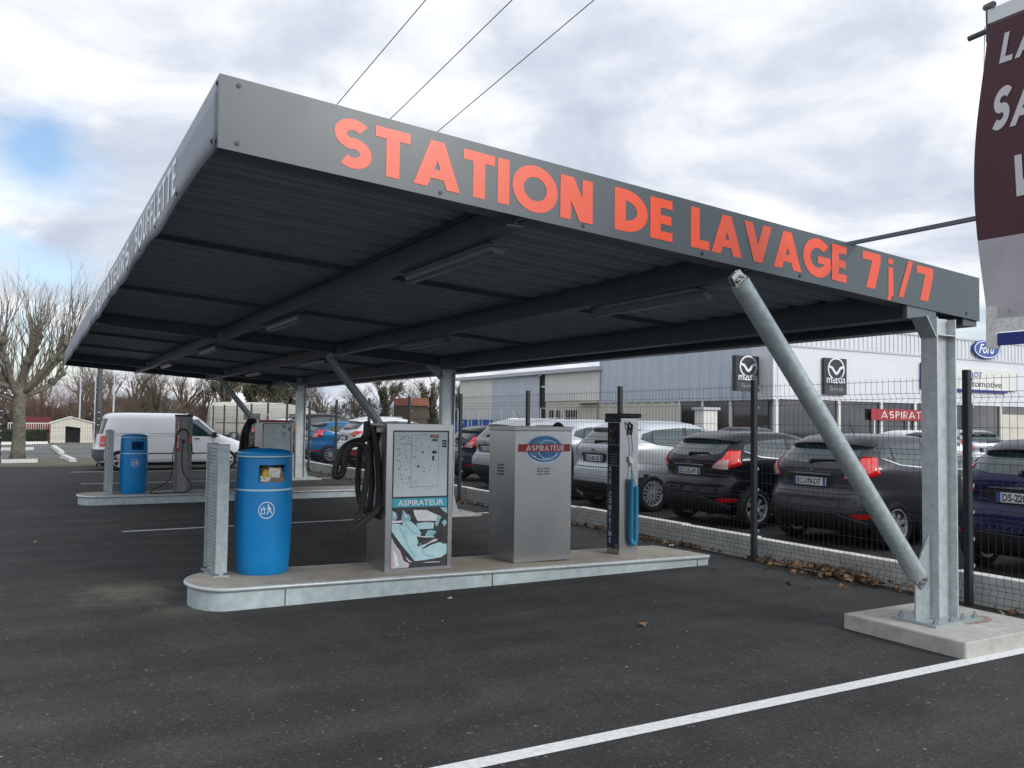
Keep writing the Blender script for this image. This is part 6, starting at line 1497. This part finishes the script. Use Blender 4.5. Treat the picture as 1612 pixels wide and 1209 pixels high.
sk = N.new('ShaderNodeTexSky'); sk.sky_type = 'NISHITA'; sk.sun_disc = False; sk.sun_elevation = R(SUN_EL); sk.sun_rotation = R(SUN_AZ)
tc = N.new('ShaderNodeTexCoord'); sx_ = N.new('ShaderNodeSeparateXYZ'); L.new(tc.outputs['Generated'], sx_.inputs[0])
def math_(op, a, b=None, c=None):
    n = N.new('ShaderNodeMath'); n.operation = op
    for i, v in enumerate((a, b, c)):
        if v is None: continue
        if isinstance(v, (int, float)): n.inputs[i].default_value = v
        else: L.new(v, n.inputs[i])
    return n.outputs[0]
den = math_('ADD', math_('MAXIMUM', sx_.outputs[2], 0.0), .22)
cx_ = math_('DIVIDE', sx_.outputs[0], den); cy_ = math_('DIVIDE', sx_.outputs[1], den)
cb = N.new('ShaderNodeCombineXYZ'); L.new(cx_, cb.inputs[0]); L.new(cy_, cb.inputs[1])
def wn(scale, detail, rough, off, dist=0.0):
    mp = N.new('ShaderNodeMapping'); L.new(cb.outputs[0], mp.inputs[0]); mp.inputs['Location'].default_value = off
    n = N.new('ShaderNodeTexNoise'); n.inputs['Scale'].default_value = scale; n.inputs['Detail'].default_value = detail; n.inputs['Roughness'].default_value = rough; n.inputs['Distortion'].default_value = dist
    L.new(mp.outputs[0], n.inputs['Vector']); return n.outputs['Fac']
def wr(src, stops):
    r = N.new('ShaderNodeValToRGB'); e = r.color_ramp.elements
    e[0].position, e[0].color = stops[0][0], (*stops[0][1], 1); e[1].position, e[1].color = stops[-1][0], (*stops[-1][1], 1)
    for p, c in stops[1:-1]: x = e.new(p); x.color = (*c, 1)
    L.new(src, r.inputs[0]); return r.outputs[0]
cover = wn(1.15, 6, .52, (3.7, 1.9, 0), .3)
# openings in the cloud towards two compass directions
def gap(u, v, size):
    d = ray(u, v).normalized(); vm = N.new('ShaderNodeVectorMath'); vm.operation = 'DISTANCE'; nm = N.new('ShaderNodeVectorMath'); nm.operation = 'NORMALIZE'
    L.new(tc.outputs['Generated'], nm.inputs[0]); L.new(nm.outputs[0], vm.inputs[0]); vm.inputs[1].default_value = d
    return math_('MAXIMUM', math_('SUBTRACT', 1.0, math_('DIVIDE', vm.outputs['Value'], size)), 0.0)
gp_ = math_('MAXIMUM', math_('MAXIMUM', gap(70, 240, .115), gap(1560, 560, .13)), gap(60, 480, .12))
cover2 = math_('SUBTRACT', math_('ADD', cover, .30), math_('MULTIPLY', gp_, .40))
mask = wr(cover2, [(.43, (0,0,0)), (.60, (1,1,1))])
shade = wn(2.1, 8, .55, (8.3, 4.4, 0), .4)
cloud = wr(shade, [(.34, (3.6, 4.0, 4.8)), (.45, (4.4, 4.75, 5.4)), (.53, (5.5, 5.7, 6.1)), (.64, (6.9, 6.95, 7.1))])
skb = N.new('ShaderNodeMix'); skb.data_type = 'RGBA'; skb.blend_type = 'MULTIPLY'; skb.inputs[0].default_value = 1; L.new(sk.outputs[0], skb.inputs[6]); skb.inputs[7].default_value = (.95, .97, 1.0, 1)
mx = N.new('ShaderNodeMix'); mx.data_type = 'RGBA'; L.new(mask, mx.inputs[0]); L.new(skb.outputs[2], mx.inputs[6]); L.new(cloud, mx.inputs[7]); 
dvn = N.new('ShaderNodeVectorMath'); dvn.operation = 'DOT_PRODUCT'; nm2 = N.new('ShaderNodeVectorMath'); nm2.operation = 'NORMALIZE'; L.new(tc.outputs['Generated'], nm2.inputs[0]); L.new(nm2.outputs[0], dvn.inputs[0]); dvn.inputs[1].default_value = dv
glow = math_('ADD', math_('MULTIPLY', math_('POWER', math_('MAXIMUM', dvn.outputs['Value'], 0.0), 3.0), 1.1), 1.0)
sc3 = N.new('ShaderNodeVectorMath'); sc3.operation = 'SCALE'; L.new(mx.outputs[2], sc3.inputs[0]); L.new(glow, sc3.inputs['Scale']); L.new(sc3.outputs[0], bg.inputs[0])
sc = bpy.context.scene; sc.view_settings.view_transform = 'Standard'; sc.view_settings.look = 'None'; sc.view_settings.exposure = .38; sc.view_settings.gamma = 1
sc.cycles.max_bounces = 8
